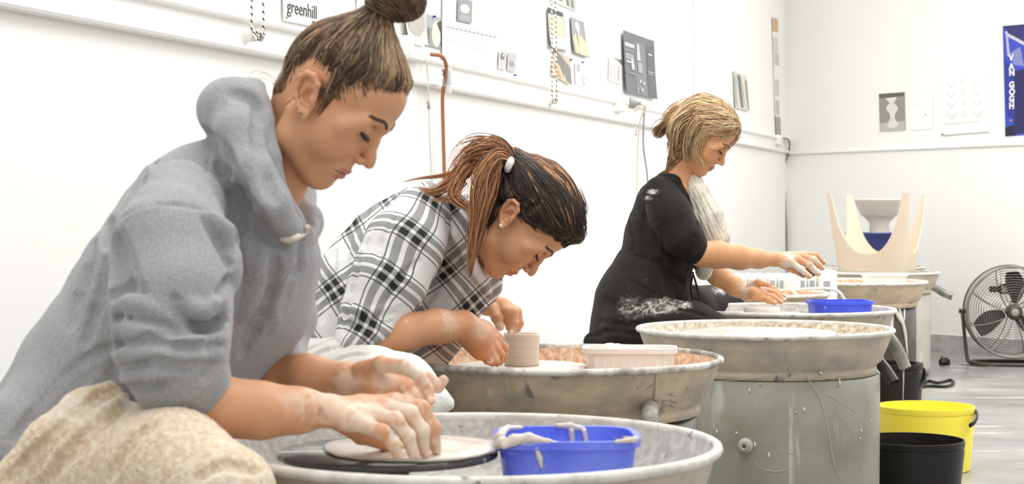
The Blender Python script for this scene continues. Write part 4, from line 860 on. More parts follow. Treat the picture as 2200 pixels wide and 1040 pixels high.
# ------------------------------------------------------------------ people: shared builders
M_skin = attrmat('skin', .5, bump=.06, bscale=350, noise=.04, nscale=40, Subsurface_Weight=0.12, Subsurface_Scale=0.006)
M_skin.node_tree.nodes['Principled BSDF'].inputs['Subsurface Radius'].default_value = (1, .35, .2)
M_hair = attrmat('hair', .5, noise=.15, nscale=60)
M_lash = plain('dark_lash', lin(48, 38, 34), .5)
M_eyew = plain('eyeball', lin(150, 140, 132), .25)
def headM(px, py, Y, pitch, yaw=0, roll=0):
    return Matrix.Translation(P(px, py, Y)) @ Matrix.Rotation(math.radians(yaw), 4, 'Z') @ Matrix.Rotation(math.radians(pitch), 4, 'Y') @ Matrix.Rotation(math.radians(roll), 4, 'X')
def head_solid(h, M, neck, ez=0.005, ears=True, lips=.62, ear=(.004, -.002), lp=(-.003, -.003), cran=((.006, 0, .044), (.094, .073, .084)), nb=(-.034, 0, -.010, .048)):
    """neck: list of photo (px,py,Y,r in m) below the head"""
    s = Solid((-.145, -.118, -.23), (.152, .118, .19), h)
    s.ell(cran[0], cran[1], k=.01)
    s.ell((.048, 0, .047), (.060, .062, .050), k=.02)
    s.ell((.048, 0, -.024), (.052, .056, .062), k=.02)
    for sy in (-1, 1):
        s.cone((.002, sy * .052, -.035), .016, (.012, sy * .050, -.068), .014, .02)
        s.cone((.012, sy * .050, -.068), .014, (.066, sy * .014, -.096), .012, .022)
        s.ell((.057, sy * .043, -.030), (.032, .021, .030), k=.028)
        s.cone((.086, sy * .050, .012), .010, (.070, sy * .060, -.008), .009, .016)
    s.cone((.03, 0, -.07), .040, (.055, 0, -.076), .030, .02)
    s.ell((.074, 0, -.094), (.0155, .020, .0135), k=.012)
    s.cone((.096, -.030, .022), .009, (.101, -.008, .018), .008, .014).cone((.096, .030, .022), .009, (.101, .008, .018), .008, .014)
    s.ell((.080, 0, -.063), (.019, .028, .027), k=.014)
    for sy in (-1, 1): s.ell((.108, sy * .033, .001 + ez), (.015, .018, .011), k=.010, op='sub')
    s.chain([(.094, 0, .014, .0085), (.102, 0, -.006, .0078), (.1125, 0, -.026, .0074), (.1165, 0, -.034, .0070)], .009)
    s.ell((.1170, 0, -.033), (.0064, .0072, .0058), k=.005)
    for sy in (-1, 1):
        s.ell((.1045, sy * .0125, -.0375), (.009, .0062, .0062), k=.005)
        s.ell((.1085, sy * .0065, -.0450), (.0050, .0028, .0034), k=.002, op='sub')
        s.cone((.100, sy * .0195, -.040), .0018, (.090, sy * .030, -.056), .0014, .006, 'sub')
        s.ell((.0835, sy * .032, -.001 + ez), (.0150, .0160, .0130), k=.004)
        s.chain([(.0965, sy * .020, -.0075 + ez, .0013), (.0992, sy * .030, -.0095 + ez, .0016), (.0955, sy * .041, -.0085 + ez, .0013)], .001, 'sub')
        s.chain([(.0955, sy * .019, .0075 + ez, .0011), (.099, sy * .031, .0095 + ez, .0012), (.0935, sy * .044, .006 + ez, .0010)], .003, 'sub')
    L = lips; LP = lambda q: [(a + lp[0], b_, c_ + lp[1], r_) for a, b_, c_, r_ in q]
    s.chain(LP([(.0925, -.0235, -.0625, .0025), (.0990, -.013, -.0585, .0050 * L), (.1020, -.004, -.0575, .0052 * L), (.1020, .004, -.0575, .0052 * L), (.0990, .013, -.0585, .0050 * L), (.0925, .0235, -.0625, .0025)]), .005)
    s.chain(LP([(.0930, -.0215, -.0665, .0028), (.0965, -.010, -.0695, .0056 * L), (.0982, 0, -.0700, .0060 * L), (.0965, .010, -.0695, .0056 * L), (.0930, .0215, -.0665, .0028)]), .005)
    s.chain(LP([(.0885, -.0300, -.0665, .0012), (.0985, -.020, -.0640, .0017), (.1040, -.010, -.0635, .0017), (.1070, 0, -.0640, .0017), (.1040, .010, -.0635, .0017), (.0985, .020, -.0640, .0017), (.0885, .0300, -.0665, .0012)]), .002, 'sub')
    s.ell((.098, 0, -.0825), (.0070, .016, .0040), k=.008, op='sub')
    s.cone((.112, 0, -.046), .0018, (.109, 0, -.054), .0022, .004, 'sub')
    if ears:
        for sy in (-1, 1):
            E = Matrix.Translation((ear[0], sy * .0735, ear[1])) @ Matrix.Scale(.94, 4) @ Matrix.Rotation(math.radians(-27), 4, 'Y') @ Matrix.Rotation(math.radians(24 * sy), 4, 'Z')
            e = lambda x, y, z, r: tuple(E @ Vector((x, sy * y, z))) + (r,)
            s.ell(E @ Vector((-.002, sy * .002, .002)), (.0155, .0052, .027), (E.to_3x3()), .006)
            s.chain([e(.012, .003, .004, .0030), e(.0155, .005, .018, .0036), e(.008, .008, .030, .0040), e(-.004, .010, .0325, .0042), e(-.0145, .010, .026, .0042), e(-.0185, .009, .012, .0038), e(-.0170, .008, -.004, .0034), e(-.011, .007, -.017, .0032), e(-.003, .005, -.026, .0050)], .003)
            s.ell(E @ Vector((-.001, sy * .005, -.027)), (.0075, .0042, .0085), E.to_3x3(), .004)
            s.chain([e(.006, .007, .024, .0022), e(-.004, .007, .016, .0024), e(-.010, .007, .004, .0026), e(-.006, .0065, -.010, .0024), e(.003, .006, -.014, .0024)], .0025)
            s.chain([e(.004, .0065, .006, .0058), e(-.001, .0060, .000, .0066), e(.001, .006, -.007, .0050)], .0025, 'sub')
            s.chain([e(.010, .0070, .019, .0024), e(.001, .0085, .025, .0026), e(-.009, .0090, .020, .0026), e(-.0140, .0080, .006, .0022), e(-.012, .007, -.006, .0018)], .0015, 'sub')
            s.ell(E @ Vector((.010, sy * .005, -.004)), (.0040, .0034, .0065), E.to_3x3(), .003)
    Mi = M.inverted(); pts = []
    for (a, b_, Y, r) in neck:
        q = Mi @ P(a, b_, Y); pts.append((q.x, q.y, q.z, r))
    base = [nb]
    s.chain(base + pts, .014)
    return s
def ear_pt(M, ear, x, y, z, sy=-1):
    E = Matrix.Translation((ear[0], sy * .0735, ear[1])) @ Matrix.Scale(.94, 4) @ Matrix.Rotation(math.radians(-27), 4, 'Y') @ Matrix.Rotation(math.radians(24 * sy), 4, 'Z')
    return M @ E @ Vector((x, sy * y, z))
def hair_cap(hs, prims, line, edge=.026, sink=.0105, rough=.004, freq=400):
    """scalp hair mass that thins out into the skin along the hairline; returns its mesh and a surface to lay locks on"""
    c = Solid(hs.lo, hs.lo + hs.h * (hs.n - 1), hs.h); c.d = c.d[:hs.n[0], :hs.n[1], :hs.n[2]]
    prims(c)
    def thin(X, Y, Z):
        sl_ = np.gradient(line(X).ravel(), c.h).reshape(X.shape); sl_ = np.clip(np.abs(sl_), 0, 2.5)
        q = (Z - line(X)) / np.sqrt(1 + sl_ ** 2) - rough * np.sin(X * freq) - rough * .6 * np.sin(Y * 260)
        return sink * np.clip(1 - q / edge, 0, 1.6) ** 1.3
    c.warp(thin)
    m = c.mesh(smooth=1); u = Solid(hs.lo, hs.lo + hs.h * (hs.n - 1), hs.h); k = tuple(min(a, b) for a, b in zip(c.d.shape, hs.d.shape)); sl = tuple(slice(0, q) for q in k)
    u.d = np.minimum(c.d[sl], hs.d[sl]); um = u.mesh(smooth=1); V = um[0]
    pick = np.nonzero((V[:, 2] > line(V[:, 0]) - .003) & (V[:, 0] > -.14))[0]
    return m, bvh_of([um]), V, pick
def face_tones(V, base, M=None, lip=(184, 112, 90), cheek=(214, 140, 110)):
    """tones by place on the head (head frame): lips, cheeks, nose tip, painted shade in the mouth groove"""
    c = np.tile(np.array(lin(*base)[:3]), (len(V), 1)); x, y, z = V[:, 0], V[:, 1], V[:, 2]
    def mixc(m, col, a=1.0):
        m = np.clip(m, 0, 1)[:, None] * a; return c * (1 - m) + np.array(lin(*col)[:3]) * m
    ck = np.exp(-(((x - .075) / .022) ** 2 + ((np.abs(y) - .045) / .025) ** 2 + ((z + .032) / .02) ** 2)); c = mixc(ck, cheek, .45)
    up = np.exp(-(np.maximum(np.abs(y) - .002, 0) / .019) ** 4) * (x > .086) * np.clip(1 - np.abs(z + .0618) / .0050, 0, 1) * 3
    lo = np.exp(-(np.maximum(np.abs(y) - .002, 0) / .018) ** 4) * (x > .084) * np.clip(1 - np.abs(z + .0722) / .0060, 0, 1) * 3
    c = mixc(np.clip(up, 0, 1), lip, .8); c = mixc(np.clip(lo, 0, 1), lip, .8)
    nt = np.exp(-(((x - .116) / .01) ** 2 + (y / .01) ** 2 + ((z + .034) / .012) ** 2)); c = mixc(nt, cheek, .4)
    ln = (np.abs(z + .0668) < .0013) & (x > .076) & (x < .101) & (np.abs(y) < .026); c[ln] = c[ln] * .45  # shade between the lips painted into the skin tone
    return c
def strand_mesh(paths, tones, sides=3):
    """paths: list of (list of Vector, list of radius); tones: list of (rgb root, rgb tip)"""
    V = []; F = []; C = []
    for (pts, rad), (ca, cb) in zip(paths, tones):
        n = len(pts)
        if n < 2: continue
        t = (pts[1] - pts[0]); t = t.normalized() if t.length > 1e-9 else Vector((1, 0, 0)); nr = t.orthogonal().normalized(); b0 = len(V)
        for i, p in enumerate(pts):
            t = pts[min(i+1, n-1)] - pts[max(i-1, 0)]
            if t.length < 1e-9: t = Vector((0, 0, 1))
            t.normalize(); nr = nr - t * nr.dot(t); nr = nr.normalized() if nr.length > 1e-6 else t.orthogonal().normalized(); bn = t.cross(nr)
            u = i / (n - 1); col = [ca[j] * (1 - u) + cb[j] * u for j in range(3)]
            for k in range(sides):
                a = 2 * math.pi * k / sides; q = p + (nr * math.cos(a) + bn * math.sin(a)) * rad[i]; V.append((q.x, q.y, q.z)); C.append(col)
        for i in range(n - 1):
            for k in range(sides):
                a = b0 + i * sides + k; b_ = b0 + i * sides + (k + 1) % sides; F.append((a, b_, b_ + sides, a + sides))
    return np.array(V), np.array(F, int), np.array(C)
def trace(bvh, p, flow, L, step, lift, r0, jit=0.0, wav=0.0, taper=True, seed=0, grav=None):
    """a hair that starts at p and follows the flow direction while lying on the surface"""
    n = max(3, int(L / step)); pts = []; rad = []; q = Vector(p); ph = random.uniform(0, 6.28); w1 = random.uniform(.6, 1.4)
    off = lift * random.uniform(.2, 1.0)
    for i in range(n + 1):
        loc, nor, _, dist = bvh.find_nearest(q)
        if loc is None: break
        u = i / n
        free = grav(q) if grav else 0
        surf = loc + nor * (off * (math.sin(math.pi * min(u * 1.1, 1)) * .8 + .35))
        pos = surf if free <= 0 else q.lerp(surf, max(0, 1 - free))
        pts.append(pos); rad.append(r0 * (min(1, u * 5 + .25) * (1 - u ** 3 * .9) if taper else 1))
        d = flow(pos, u)
        if d is None: break
        if free <= 0: d = d - nor * d.dot(nor)
        if d.length < 1e-6: break
        d.normalize()
        if jit or wav:
            sd = nor.cross(d); d = (d + sd * (wav * math.sin(ph + u * 6 * w1) + random.uniform(-jit, jit))).normalized()
        q = pos + d * step
    return pts, rad
def hairtone(pal, k=None):
    i = random.random(); a = pal[min(int(i * len(pal)), len(pal) - 1)]; f = random.uniform(.85, 1.15)
    return tuple(x * f for x in lin(*a)[:3])
def add_hair(name, capparts, paths, tones, captone, par, M=None, capvar=.2):
    """hair = skull-hugging mass plus locks, in one mesh with its own tones"""
    V, F, C = strand_mesh(paths, tones); parts = []; cols = []
    for v, f in capparts:
        parts.append((v, f)); n = vnoise(v, 60, 3)[:, None]; cols.append(np.array(lin(*captone)[:3])[None] * (1 + capvar * n))
    parts.append((V, F)); cols.append(C)
    me = buildmesh(name, parts); settone(me, np.clip(np.concatenate(cols), 0, 1))
    if M is not None: me.transform(M)
    return obj(name, me, M_hair, par, world=True)
def lashes_brows(M, bvh, par, browtone=(92, 66, 48), th=1.0, blen=.008, bz=.0, ez=.005):
    for sy in (-1, 1):
        bm = bmesh.new()
        arc = [(.0975, .018, -.0072), (.0996, .024, -.0092), (.1002, .031, -.0098), (.0980, .038, -.0092), (.0935, .0445, -.0068), (.0895, .0485, -.0040)]
        tube(bm, [M @ Vector((x, sy * y, z + ez)) for x, y, z in arc], [.0005, .0010 * th, .0013 * th, .0013 * th, .0011 * th, .0004], 6, smooth=4)
        for i in range(26):
            t = i / 25 * (len(arc) - 1); k = min(int(t), len(arc) - 2); a = Vector(arc[k]).lerp(Vector(arc[k+1]), t - k); a.y *= sy; a.z += ez
            o_ = Vector((.006, sy * (.001 + .006 * i / 25), -.0045 + .002 * math.sin(i)))
            tube(bm, [M @ a, M @ (a + o_ * .55), M @ (a + o_ + Vector((0, 0, .0015)))], [.0004, .0003, .0001], 4)
        obj('eyelashes', bm, M_lash, par, world=True)
        paths = []; tones = []
        for i in range(170):
            u = random.random(); y = .011 + .034 * u; z = .0205 + bz + .0075 * math.sin(min(u * 1.5, 1) * math.pi * .62) - .007 * max(0, u - .55) + random.uniform(-.0024, .0024) * (1 - .75 * u); x = .112 - .026 * u ** 1.6
            loc, nor, _, _ = bvh.find_nearest(Vector((x, sy * y, z)))
            if loc is None: continue
            d = Vector((-.35 * u, sy * 1, .55 - 1.1 * u)); d = (d - nor * d.dot(nor)).normalized()
            paths.append(([loc, loc + d * blen * .5 + nor * .0012, loc + d * blen + nor * .0004], [.0004 * th, .0004 * th, .0001])); tones.append((hairtone([browtone]), hairtone([browtone])))
        V, F, C = strand_mesh(paths, tones, 3); me = buildmesh('eyebrow', [(V, F)]); settone(me, C); me.transform(M); obj('eyebrow', me, M_hair, par, world=True)
def eyeballs(M, par, ez=.005):
    for sy in (-1, 1):
        bm = bmesh.new(); bmesh.ops.create_uvsphere(bm, u_segments=20, v_segments=12, radius=.0122); bmesh.ops.transform(bm, matrix=M @ Matrix.Translation((.0840, sy * .032, -.001 + ez)), verts=bm.verts); obj('eye', bm, M_eyew, par, world=True)
def claytone(V, C, spots, col=(224, 208, 192), amp=.8, nscale=120, seed=1):
    """dried clay on the skin: spots = (world point, radius, strength)"""
    n = vnoise(V, nscale, seed)
    for p, r, a in spots:
        d = np.linalg.norm(V - np.array(p)[None], axis=1); m = np.clip((1 - d / r) * 1.6 + n * .45, 0, 1)[:, None] * a * (d < r * 1.3)[:, None]
        C[:] = C * (1 - m * amp) + np.array(lin(*col)[:3])[None] * m * amp
def limb(s, pts, k=.01, flat=None):
    """pts (px, py, Y, radius px)"""
    s.chain([tuple(P(a, b_, Y)) + (R(r, Y),) for a, b_, Y, r in pts], k, flat=flat); return s
def finger(s, pts, k=.0035):
    q = [tuple(P(a, b_, Y)) + (R(r, Y),) for a, b_, Y, r in pts]; s.chain(q, k)
    for p in q[1:-1]: s.ell(p[:3], (p[3] * 1.07,) * 3, k=k)
    return s
def nail(name, par, a, b_, mat):
    """a fingernail on the upper side of the last joint a->b_"""
    A, B = P(*a[:3]), P(*b_[:3]); r = R(b_[3], b_[2]); d = (B - A).normalized(); up = Vector((.1, -.55, .8)); up = (up - d * up.dot(d)).normalized(); sd = d.cross(up)
    bm = bmesh.new(); bmesh.ops.create_uvsphere(bm, u_segments=14, v_segments=8, radius=1)
    Mx = Matrix.Identity(4)
    for i in range(3): Mx[i][0] = sd[i] * r * .62; Mx[i][1] = d[i] * r * .85; Mx[i][2] = up[i] * r * .28; Mx[i][3] = (B + up * r * .82 + d * r * .1)[i]
    bmesh.ops.transform(bm, matrix=Mx, verts=bm.verts); return obj(name, bm, mat, par, world=True)
M_nail = plain('fingernail', lin(232, 196, 176), .3)
def person_obj(label, parts, cols, loc):
    me = buildmesh('person', parts); settone(me, np.clip(np.concatenate(cols), 0, 1)); o = obj('person', me, M_skin)
    me.transform(Matrix.Translation(loc).inverted()); o.location = loc; tag(o, label, 'person'); return o
def cloth(name, s, mat, par, tonef=None, uvf=None, smooth=1):
    V, F = s.mesh(smooth=smooth); me = buildmesh(name, [(V, F)])
    if tonef is not None: settone(me, np.clip(tonef(V), 0, 1))
    if uvf is not None:
        a = me.attributes.new('weave', 'FLOAT_VECTOR', 'POINT'); a.data.foreach_set('vector', uvf(V).astype(np.float32).ravel())
    return obj(name, me, mat, par, world=True)
def stool(label, x, y, h, tilt=0):
    t = thing('work_stool', label, 'stool', (x, y, 0), 0, 'stools the women sit on'); m = plain('painted_stool_wood', lin(150, 132, 108), .6, var=.1)
    bm = bmesh.new(); lathe(bm, [(0, h), (.15, h), (.16, h - .01), (.16, h - .03), (.15, h - .04), (0, h - .04)], 32); obj('seat', bm, m, t)
    for k in range(4):
        a = math.pi / 4 + k * math.pi / 2; bm = bmesh.new(); tube(bm, [(.10 * math.cos(a), .10 * math.sin(a), h - .035), (.17 * math.cos(a), .17 * math.sin(a), 0.002)], .016, 10); obj('leg', bm, m, t)
    return t

# ------------------------------------------------------------------ near woman (grey hoodie, topknot)
SK1 = (214, 158, 118)
HM1 = headM(687, 202, 2.43, 38, -9)
EAR1 = (.010, -.003)
hs = head_solid(.0016, HM1, [(630, 300, 2.45, .044), (588, 385, 2.46, .046), (545, 460, 2.47, .055)], ear=EAR1, cran=((.017, 0, .036), (.083, .072, .078)), nb=(-.014, 0, -.016, .046))
hv, hf = hs.mesh(); hb = bvh_of([(hv, hf)]); hc = face_tones(hv, SK1)
claytone(hv, hc, [((.02, -.075, -.03), .0, 0)])
hw = hv @ np.array(HM1)[:3, :3].T + np.array(HM1)[:3, 3]
# near arm and hand
a = Solid((-.52, 2.06, .50), (-.05, 2.40, .80), .0019)
limb(a, [(370, 800, 2.19, 62), (415, 862, 2.19, 62), (480, 876, 2.19, 60), (560, 882, 2.19, 56), (640, 882, 2.20, 44), (702, 880, 2.21, 33)], .02)
KN = [(785, 914, 2.195, 17), (806, 893, 2.212, 19), (828, 876, 2.232, 20), (849, 863, 2.252, 19)]
for kx in KN: a.chain([tuple(P(705, 884, 2.212)) + (R(27, 2.2),), tuple(P(kx[0] * .5 + 352, kx[1] * .5 + 442 + 1, kx[2])) + (R(25, 2.2),), tuple(P(*kx[:3])) + (R(kx[3], 2.2),)], .010)
FG1 = [[(785, 914, 2.195, 16), (822, 928, 2.185, 14.5), (845, 954, 2.19, 13), (853, 976, 2.195, 10.5)], [(806, 893, 2.212, 17.5), (850, 903, 2.20, 15.5), (876, 937, 2.205, 14), (888, 975, 2.215, 11.5)],
       [(828, 876, 2.232, 18), (880, 888, 2.222, 16), (906, 925, 2.225, 14.5), (911, 970, 2.235, 11.5)], [(849, 863, 2.252, 18), (905, 878, 2.247, 16), (930, 918, 2.25, 14), (936, 964, 2.26, 11.5)]]
FG1 = [[(x, y, Y, r * 1.10) for x, y, Y, r in f] for f in FG1]
for f in FG1: finger(a, f)
finger(a, [(725, 905, 2.235, 20), (775, 938, 2.26, 16), (830, 955, 2.285, 14), (868, 966, 2.30, 11)])
a.fold([(700, 905), (690, 895), (688, 880)], .002, .004)
av, af = a.mesh(smooth=1); ac = np.tile(np.array(lin(*SK1)[:3]), (len(av), 1))
claytone(av, ac, [(P(720, 868, 2.19), .05, .8), (P(820, 870, 2.2), .045, .9), (P(880, 900, 2.21), .04, .8), (P(905, 955, 2.22), .045, 1.1), (P(855, 960, 2.2), .035, 1), (P(780, 925, 2.18), .03, .8), (P(640, 850, 2.17), .03, .4)], (232, 212, 192))
# far arm and hand, palm towards the viewer
b2 = Solid((-.40, 2.33, .58), (-.05, 2.62, .78), .0019)
limb(b2, [(520, 770, 2.55, 44), (590, 797, 2.50, 40), (660, 806, 2.47, 40), (742, 812, 2.45, 34)], .02)
KN = [(862, 843, 2.425, 17), (876, 832, 2.435, 18), (884, 818, 2.445, 18), (882, 803, 2.452, 18)]
for kx in KN: b2.chain([tuple(P(745, 814, 2.448)) + (R(28, 2.45),), tuple(P(kx[0] * .5 + 374, kx[1] * .5 + 406, kx[2])) + (R(25, 2.45),), tuple(P(*kx[:3])) + (R(kx[3], 2.45),)], .010)
b2.ell(P(806, 838, 2.435), (R(40, 2.43), .012, R(15, 2.43)), k=.012)
b2.ell(P(838, 806, 2.405), (R(30, 2.43), .010, R(18, 2.43)), k=.010, op='sub')
FG2 = [[(862, 843, 2.425, 14), (874, 866, 2.41, 12.5), (884, 884, 2.40, 10.5)], [(876, 832, 2.435, 15), (892, 858, 2.42, 13), (897, 880, 2.41, 10.5)], [(884, 818, 2.445, 15.5), (916, 838, 2.43, 13.5), (922, 862, 2.42, 11)], [(882, 803, 2.452, 15), (918, 815, 2.45, 13.5), (940, 830, 2.45, 12), (953, 818, 2.45, 10)]]
FG2 = [[(x, y, Y, r * 1.12) for x, y, Y, r in f] for f in FG2]
for f in FG2: finger(b2, f)
finger(b2, [(775, 795, 2.43, 20), (820, 783, 2.41, 18), (868, 788, 2.40, 16), (900, 808, 2.395, 13.5), (914, 826, 2.395, 11)])
bv, bf = b2.mesh(smooth=1); bc = np.tile(np.array(lin(*SK1)[:3]), (len(bv), 1))
claytone(bv, bc, [(P(832, 812, 2.40), .035, .8), (P(890, 800, 2.39), .035, 1.1), (P(880, 855, 2.4), .03, 1.0), (P(740, 825, 2.42), .035, .7), (P(930, 820, 2.44), .03, .8)], (226, 210, 192))
p1 = person_obj('woman in a grey hoodie with a topknot bending over the nearest wheel', [(hw, hf), (av, af), (bv, bf)], [hc, ac, bc], Vector((-.62, 2.42, 0)))
lashes_brows(HM1, hb, p1, (82, 60, 48), 2.5, .008); eyeballs(HM1, p1)
for f in (FG1 + FG2): nail('fingernail', p1, f[-2], f[-1], M_nail)
bm = bmesh.new(); bmesh.ops.create_uvsphere(bm, u_segments=10, v_segments=6, radius=.0022); bmesh.ops.transform(bm, matrix=Matrix.Translation(ear_pt(HM1, EAR1, -.001, .0105, -.027)), verts=bm.verts); obj('ear_stud', bm, plain('pewter_stud', lin(110, 104, 108), .3, .6), p1, world=True)
# hair: tight mass combed up into a topknot
def hairline(pts):
    xs = np.array([p[0] for p in pts]); zs = np.array([p[1] for p in pts])
    return lambda X: np.interp(X, xs, zs)
hl1 = hairline([(-.12, -.055), (-.075, -.052), (-.050, -.036), (-.036, .008), (-.022, .034), (.012, .034), (.024, .014), (.030, .002), (.038, .028), (.055, .044), (.070, .056), (.095, .070), (.112, .082), (.13, .086)])
def pr1(c):
    c.ell((.017, 0, .038), (.0885, .078, .0835), k=.01); c.ell((.050, 0, .050), (.066, .068, .053), k=.02); c.cone((.008, 0, .086), .043, (-.002, 0, .140), .019, .035)
    c.warp(lambda X, Y, Z: .0009 * np.sin(np.arctan2(Y, X) * 46 + 3 * np.sin(Z * 60)))
(cv, cf), cb, uV, pick = hair_cap(hs, pr1, hl1)
knot = Vector((-.004, 0, .143))
PAL1 = [(96, 70, 50), (78, 58, 44), (122, 92, 66), (150, 116, 84), (70, 52, 40), (178, 144, 108), (202, 170, 132), (110, 82, 58), (86, 64, 46)]
paths = []; tones = []
def flow1(p, u):
    d = knot - p; return d if d.length > .014 else None
idx = rng.choice(pick, 7500)
for i in idx:
    p = Vector(uV[i])
    if p.z > .12 and random.random() < .8: continue
    pt = trace(cb, p, flow1, random.uniform(.06, .17), .008, .0022, random.uniform(.0004, .0009), jit=.02, wav=.07)
    hgl = random.random() < .26 + .45 * (p.x > .06 and p.z > .05)
    a_ = hairtone([PAL1[3], PAL1[6], PAL1[5], (214, 186, 150)]) if hgl else hairtone(PAL1[:3] + PAL1[4:5] + PAL1[7:])
    paths.append(pt); tones.append((a_, tuple(x * random.uniform(.8, 1.3) for x in a_)))
# short loose hairs at ear, nape
for q in range(260):
    x = random.choice([random.uniform(.022, .04), random.uniform(-.07, -.04), random.uniform(.03, .11)]); y = -random.uniform(.03, .08); z = float(hl1(x)) - random.uniform(-.004, .006)
    loc, nor, _, _ = hb.find_nearest(Vector((x, y, z)))
    if loc is None: continue
    fl = lambda p, u: Vector((-.4, 0, 1)) if x < .0 else Vector((-.9, 0, .7))
    paths.append(trace(hb, loc, fl, random.uniform(.012, .03), .004, .0015, .0005, jit=.1)); t_ = hairtone(PAL1[1:4]); tones.append((t_, t_))
# side wisp in front of the ear
for q in range(16):
    st = Vector((.034 + random.uniform(-.004, .006), -.075, .020)); paths.append(trace(hb, st, lambda p, u: Vector((-.15 + .2 * u, 0, -1)), random.uniform(.03, .048), .004, .0015, .0006, jit=.06)); t_ = hairtone(PAL1[:3]); tones.append((t_, t_))
# topknot: wound locks
bc_ = Vector((.004, -.004, .178)); bmm = Solid((-.08, -.08, .11), (.09, .08, .26), .0022); bmm.ell(bc_, (.042, .040, .032), k=.01); bmm.ell(bc_ - Vector((.006, 0, .022)), (.028, .028, .02), k=.01); kv, kf = bmm.mesh(); kb = bvh_of([(kv, kf)])
for q in range(1300):
    a_ = random.uniform(0, 6.28); e_ = random.uniform(-1.1, 1.3); st = bc_ + Vector((math.cos(a_) * math.cos(e_) * .05, math.sin(a_) * math.cos(e_) * .05, math.sin(e_) * .04)); sgn = .35 * math.sin(a_ * 2)
    fl = lambda p, u: Vector((0, 0, 1)).cross(p - bc_) * -1 + Vector((0, 0, (.25 + sgn) * .03))
    paths.append(trace(kb, st, fl, random.uniform(.05, .13), .008, .003, random.uniform(.0005, .0010), jit=.04, wav=.12)); t_ = hairtone(PAL1[:5] + PAL1[7:] + [PAL1[5]]); tones.append((t_, tuple(x * random.uniform(.7, 1.5) for x in t_)))
add_hair('hair', [(cv, cf), (kv, kf)], paths, tones, (84, 62, 46), p1, HM1)
# loose wisps at the nape
bm = bmesh.new()
for pts in ([(598, 205), (580, 165), (548, 152), (532, 175), (540, 196)], [(597, 200), (585, 178), (562, 168), (548, 185)], [(600, 195), (588, 168), (570, 156), (552, 160)]):
    tube(bm, [P(x, y, 2.46) for x, y in pts], .0004, 4, smooth=6)
obj('loose_hair', bm, plain('fair_hair_wisp', lin(206, 186, 160), .5), p1, world=True)

# hoodie
M_hood = layered('grey_marl_jersey', [(.36, lin(146, 147, 149)), (.5, lin(158, 159, 161)), (.64, lin(170, 171, 173))], 330, (1, 1, 1), .92, bump=.25, bscale=900, Sheen_Weight=.15)
h = Solid((-.84, 2.02, .42), (-.18, 2.86, 1.12), .0033)
T = lambda pts, k=.03, fl=1.25: h.chain([tuple(P(a_, b_, Y)) + (R(r, Y),) for a_, b_, Y, r in pts], k, flat=((0, 1, 0), fl))
T([(520, 385, 2.46, 95), (455, 462, 2.46, 150), (405, 590, 2.46, 190), (335, 725, 2.46, 200), (225, 850, 2.45, 185), (110, 985, 2.44, 150), (30, 1040, 2.44, 130)], .05)
h.chain([tuple(P(a_, b_, Y)) + (R(r, Y),) for a_, b_, Y, r in [(180, 880, 2.36, 110), (60, 970, 2.32, 118), (-40, 1040, 2.32, 125)]], .04)
T([(545, 470, 2.46, 105), (575, 560, 2.46, 92), (560, 665, 2.47, 85), (500, 740, 2.47, 75)], .05, 1.5)
h.chain([tuple(P(a_, b_, Y)) + (R(r, Y),) for a_, b_, Y, r in [(520, 450, 2.62, 80), (575, 560, 2.66, 80), (600, 680, 2.64, 72), (585, 765, 2.60, 58), (620, 790, 2.53, 47)]], .03)
# near sleeve
h.chain([tuple(P(a_, b_, Y)) + (R(r, Y),) for a_, b_, Y, r in [(385, 440, 2.30, 95), (368, 530, 2.22, 118), (366, 640, 2.18, 124), (372, 740, 2.16, 118), (385, 800, 2.165, 98), (425, 832, 2.18, 70)]], .022)
# hood: rolls round the neck
h.chain([tuple(P(a_, b_, Y)) + (R(r, Y),) for a_, b_, Y, r in [(510, 250, 2.56, 62), (492, 235, 2.48, 66), (505, 232, 2.40, 62), (512, 290, 2.35, 52), (540, 370, 2.31, 48), (582, 440, 2.29, 42), (622, 492, 2.31, 30)]], .012)
h.chain([tuple(P(a_, b_, Y)) + (R(r, Y),) for a_, b_, Y, r in [(545, 205, 2.42, 36), (562, 262, 2.38, 26), (578, 340, 2.36, 24), (600, 420, 2.35, 24), (634, 480, 2.36, 22)]], .008)
h.chain([tuple(P(a_, b_, Y)) + (R(r, Y),) for a_, b_, Y, r in [(520, 240, 2.56, 55), (560, 330, 2.58, 50), (630, 420, 2.56, 46), (655, 480, 2.50, 36), (645, 500, 2.42, 30)]], .012)
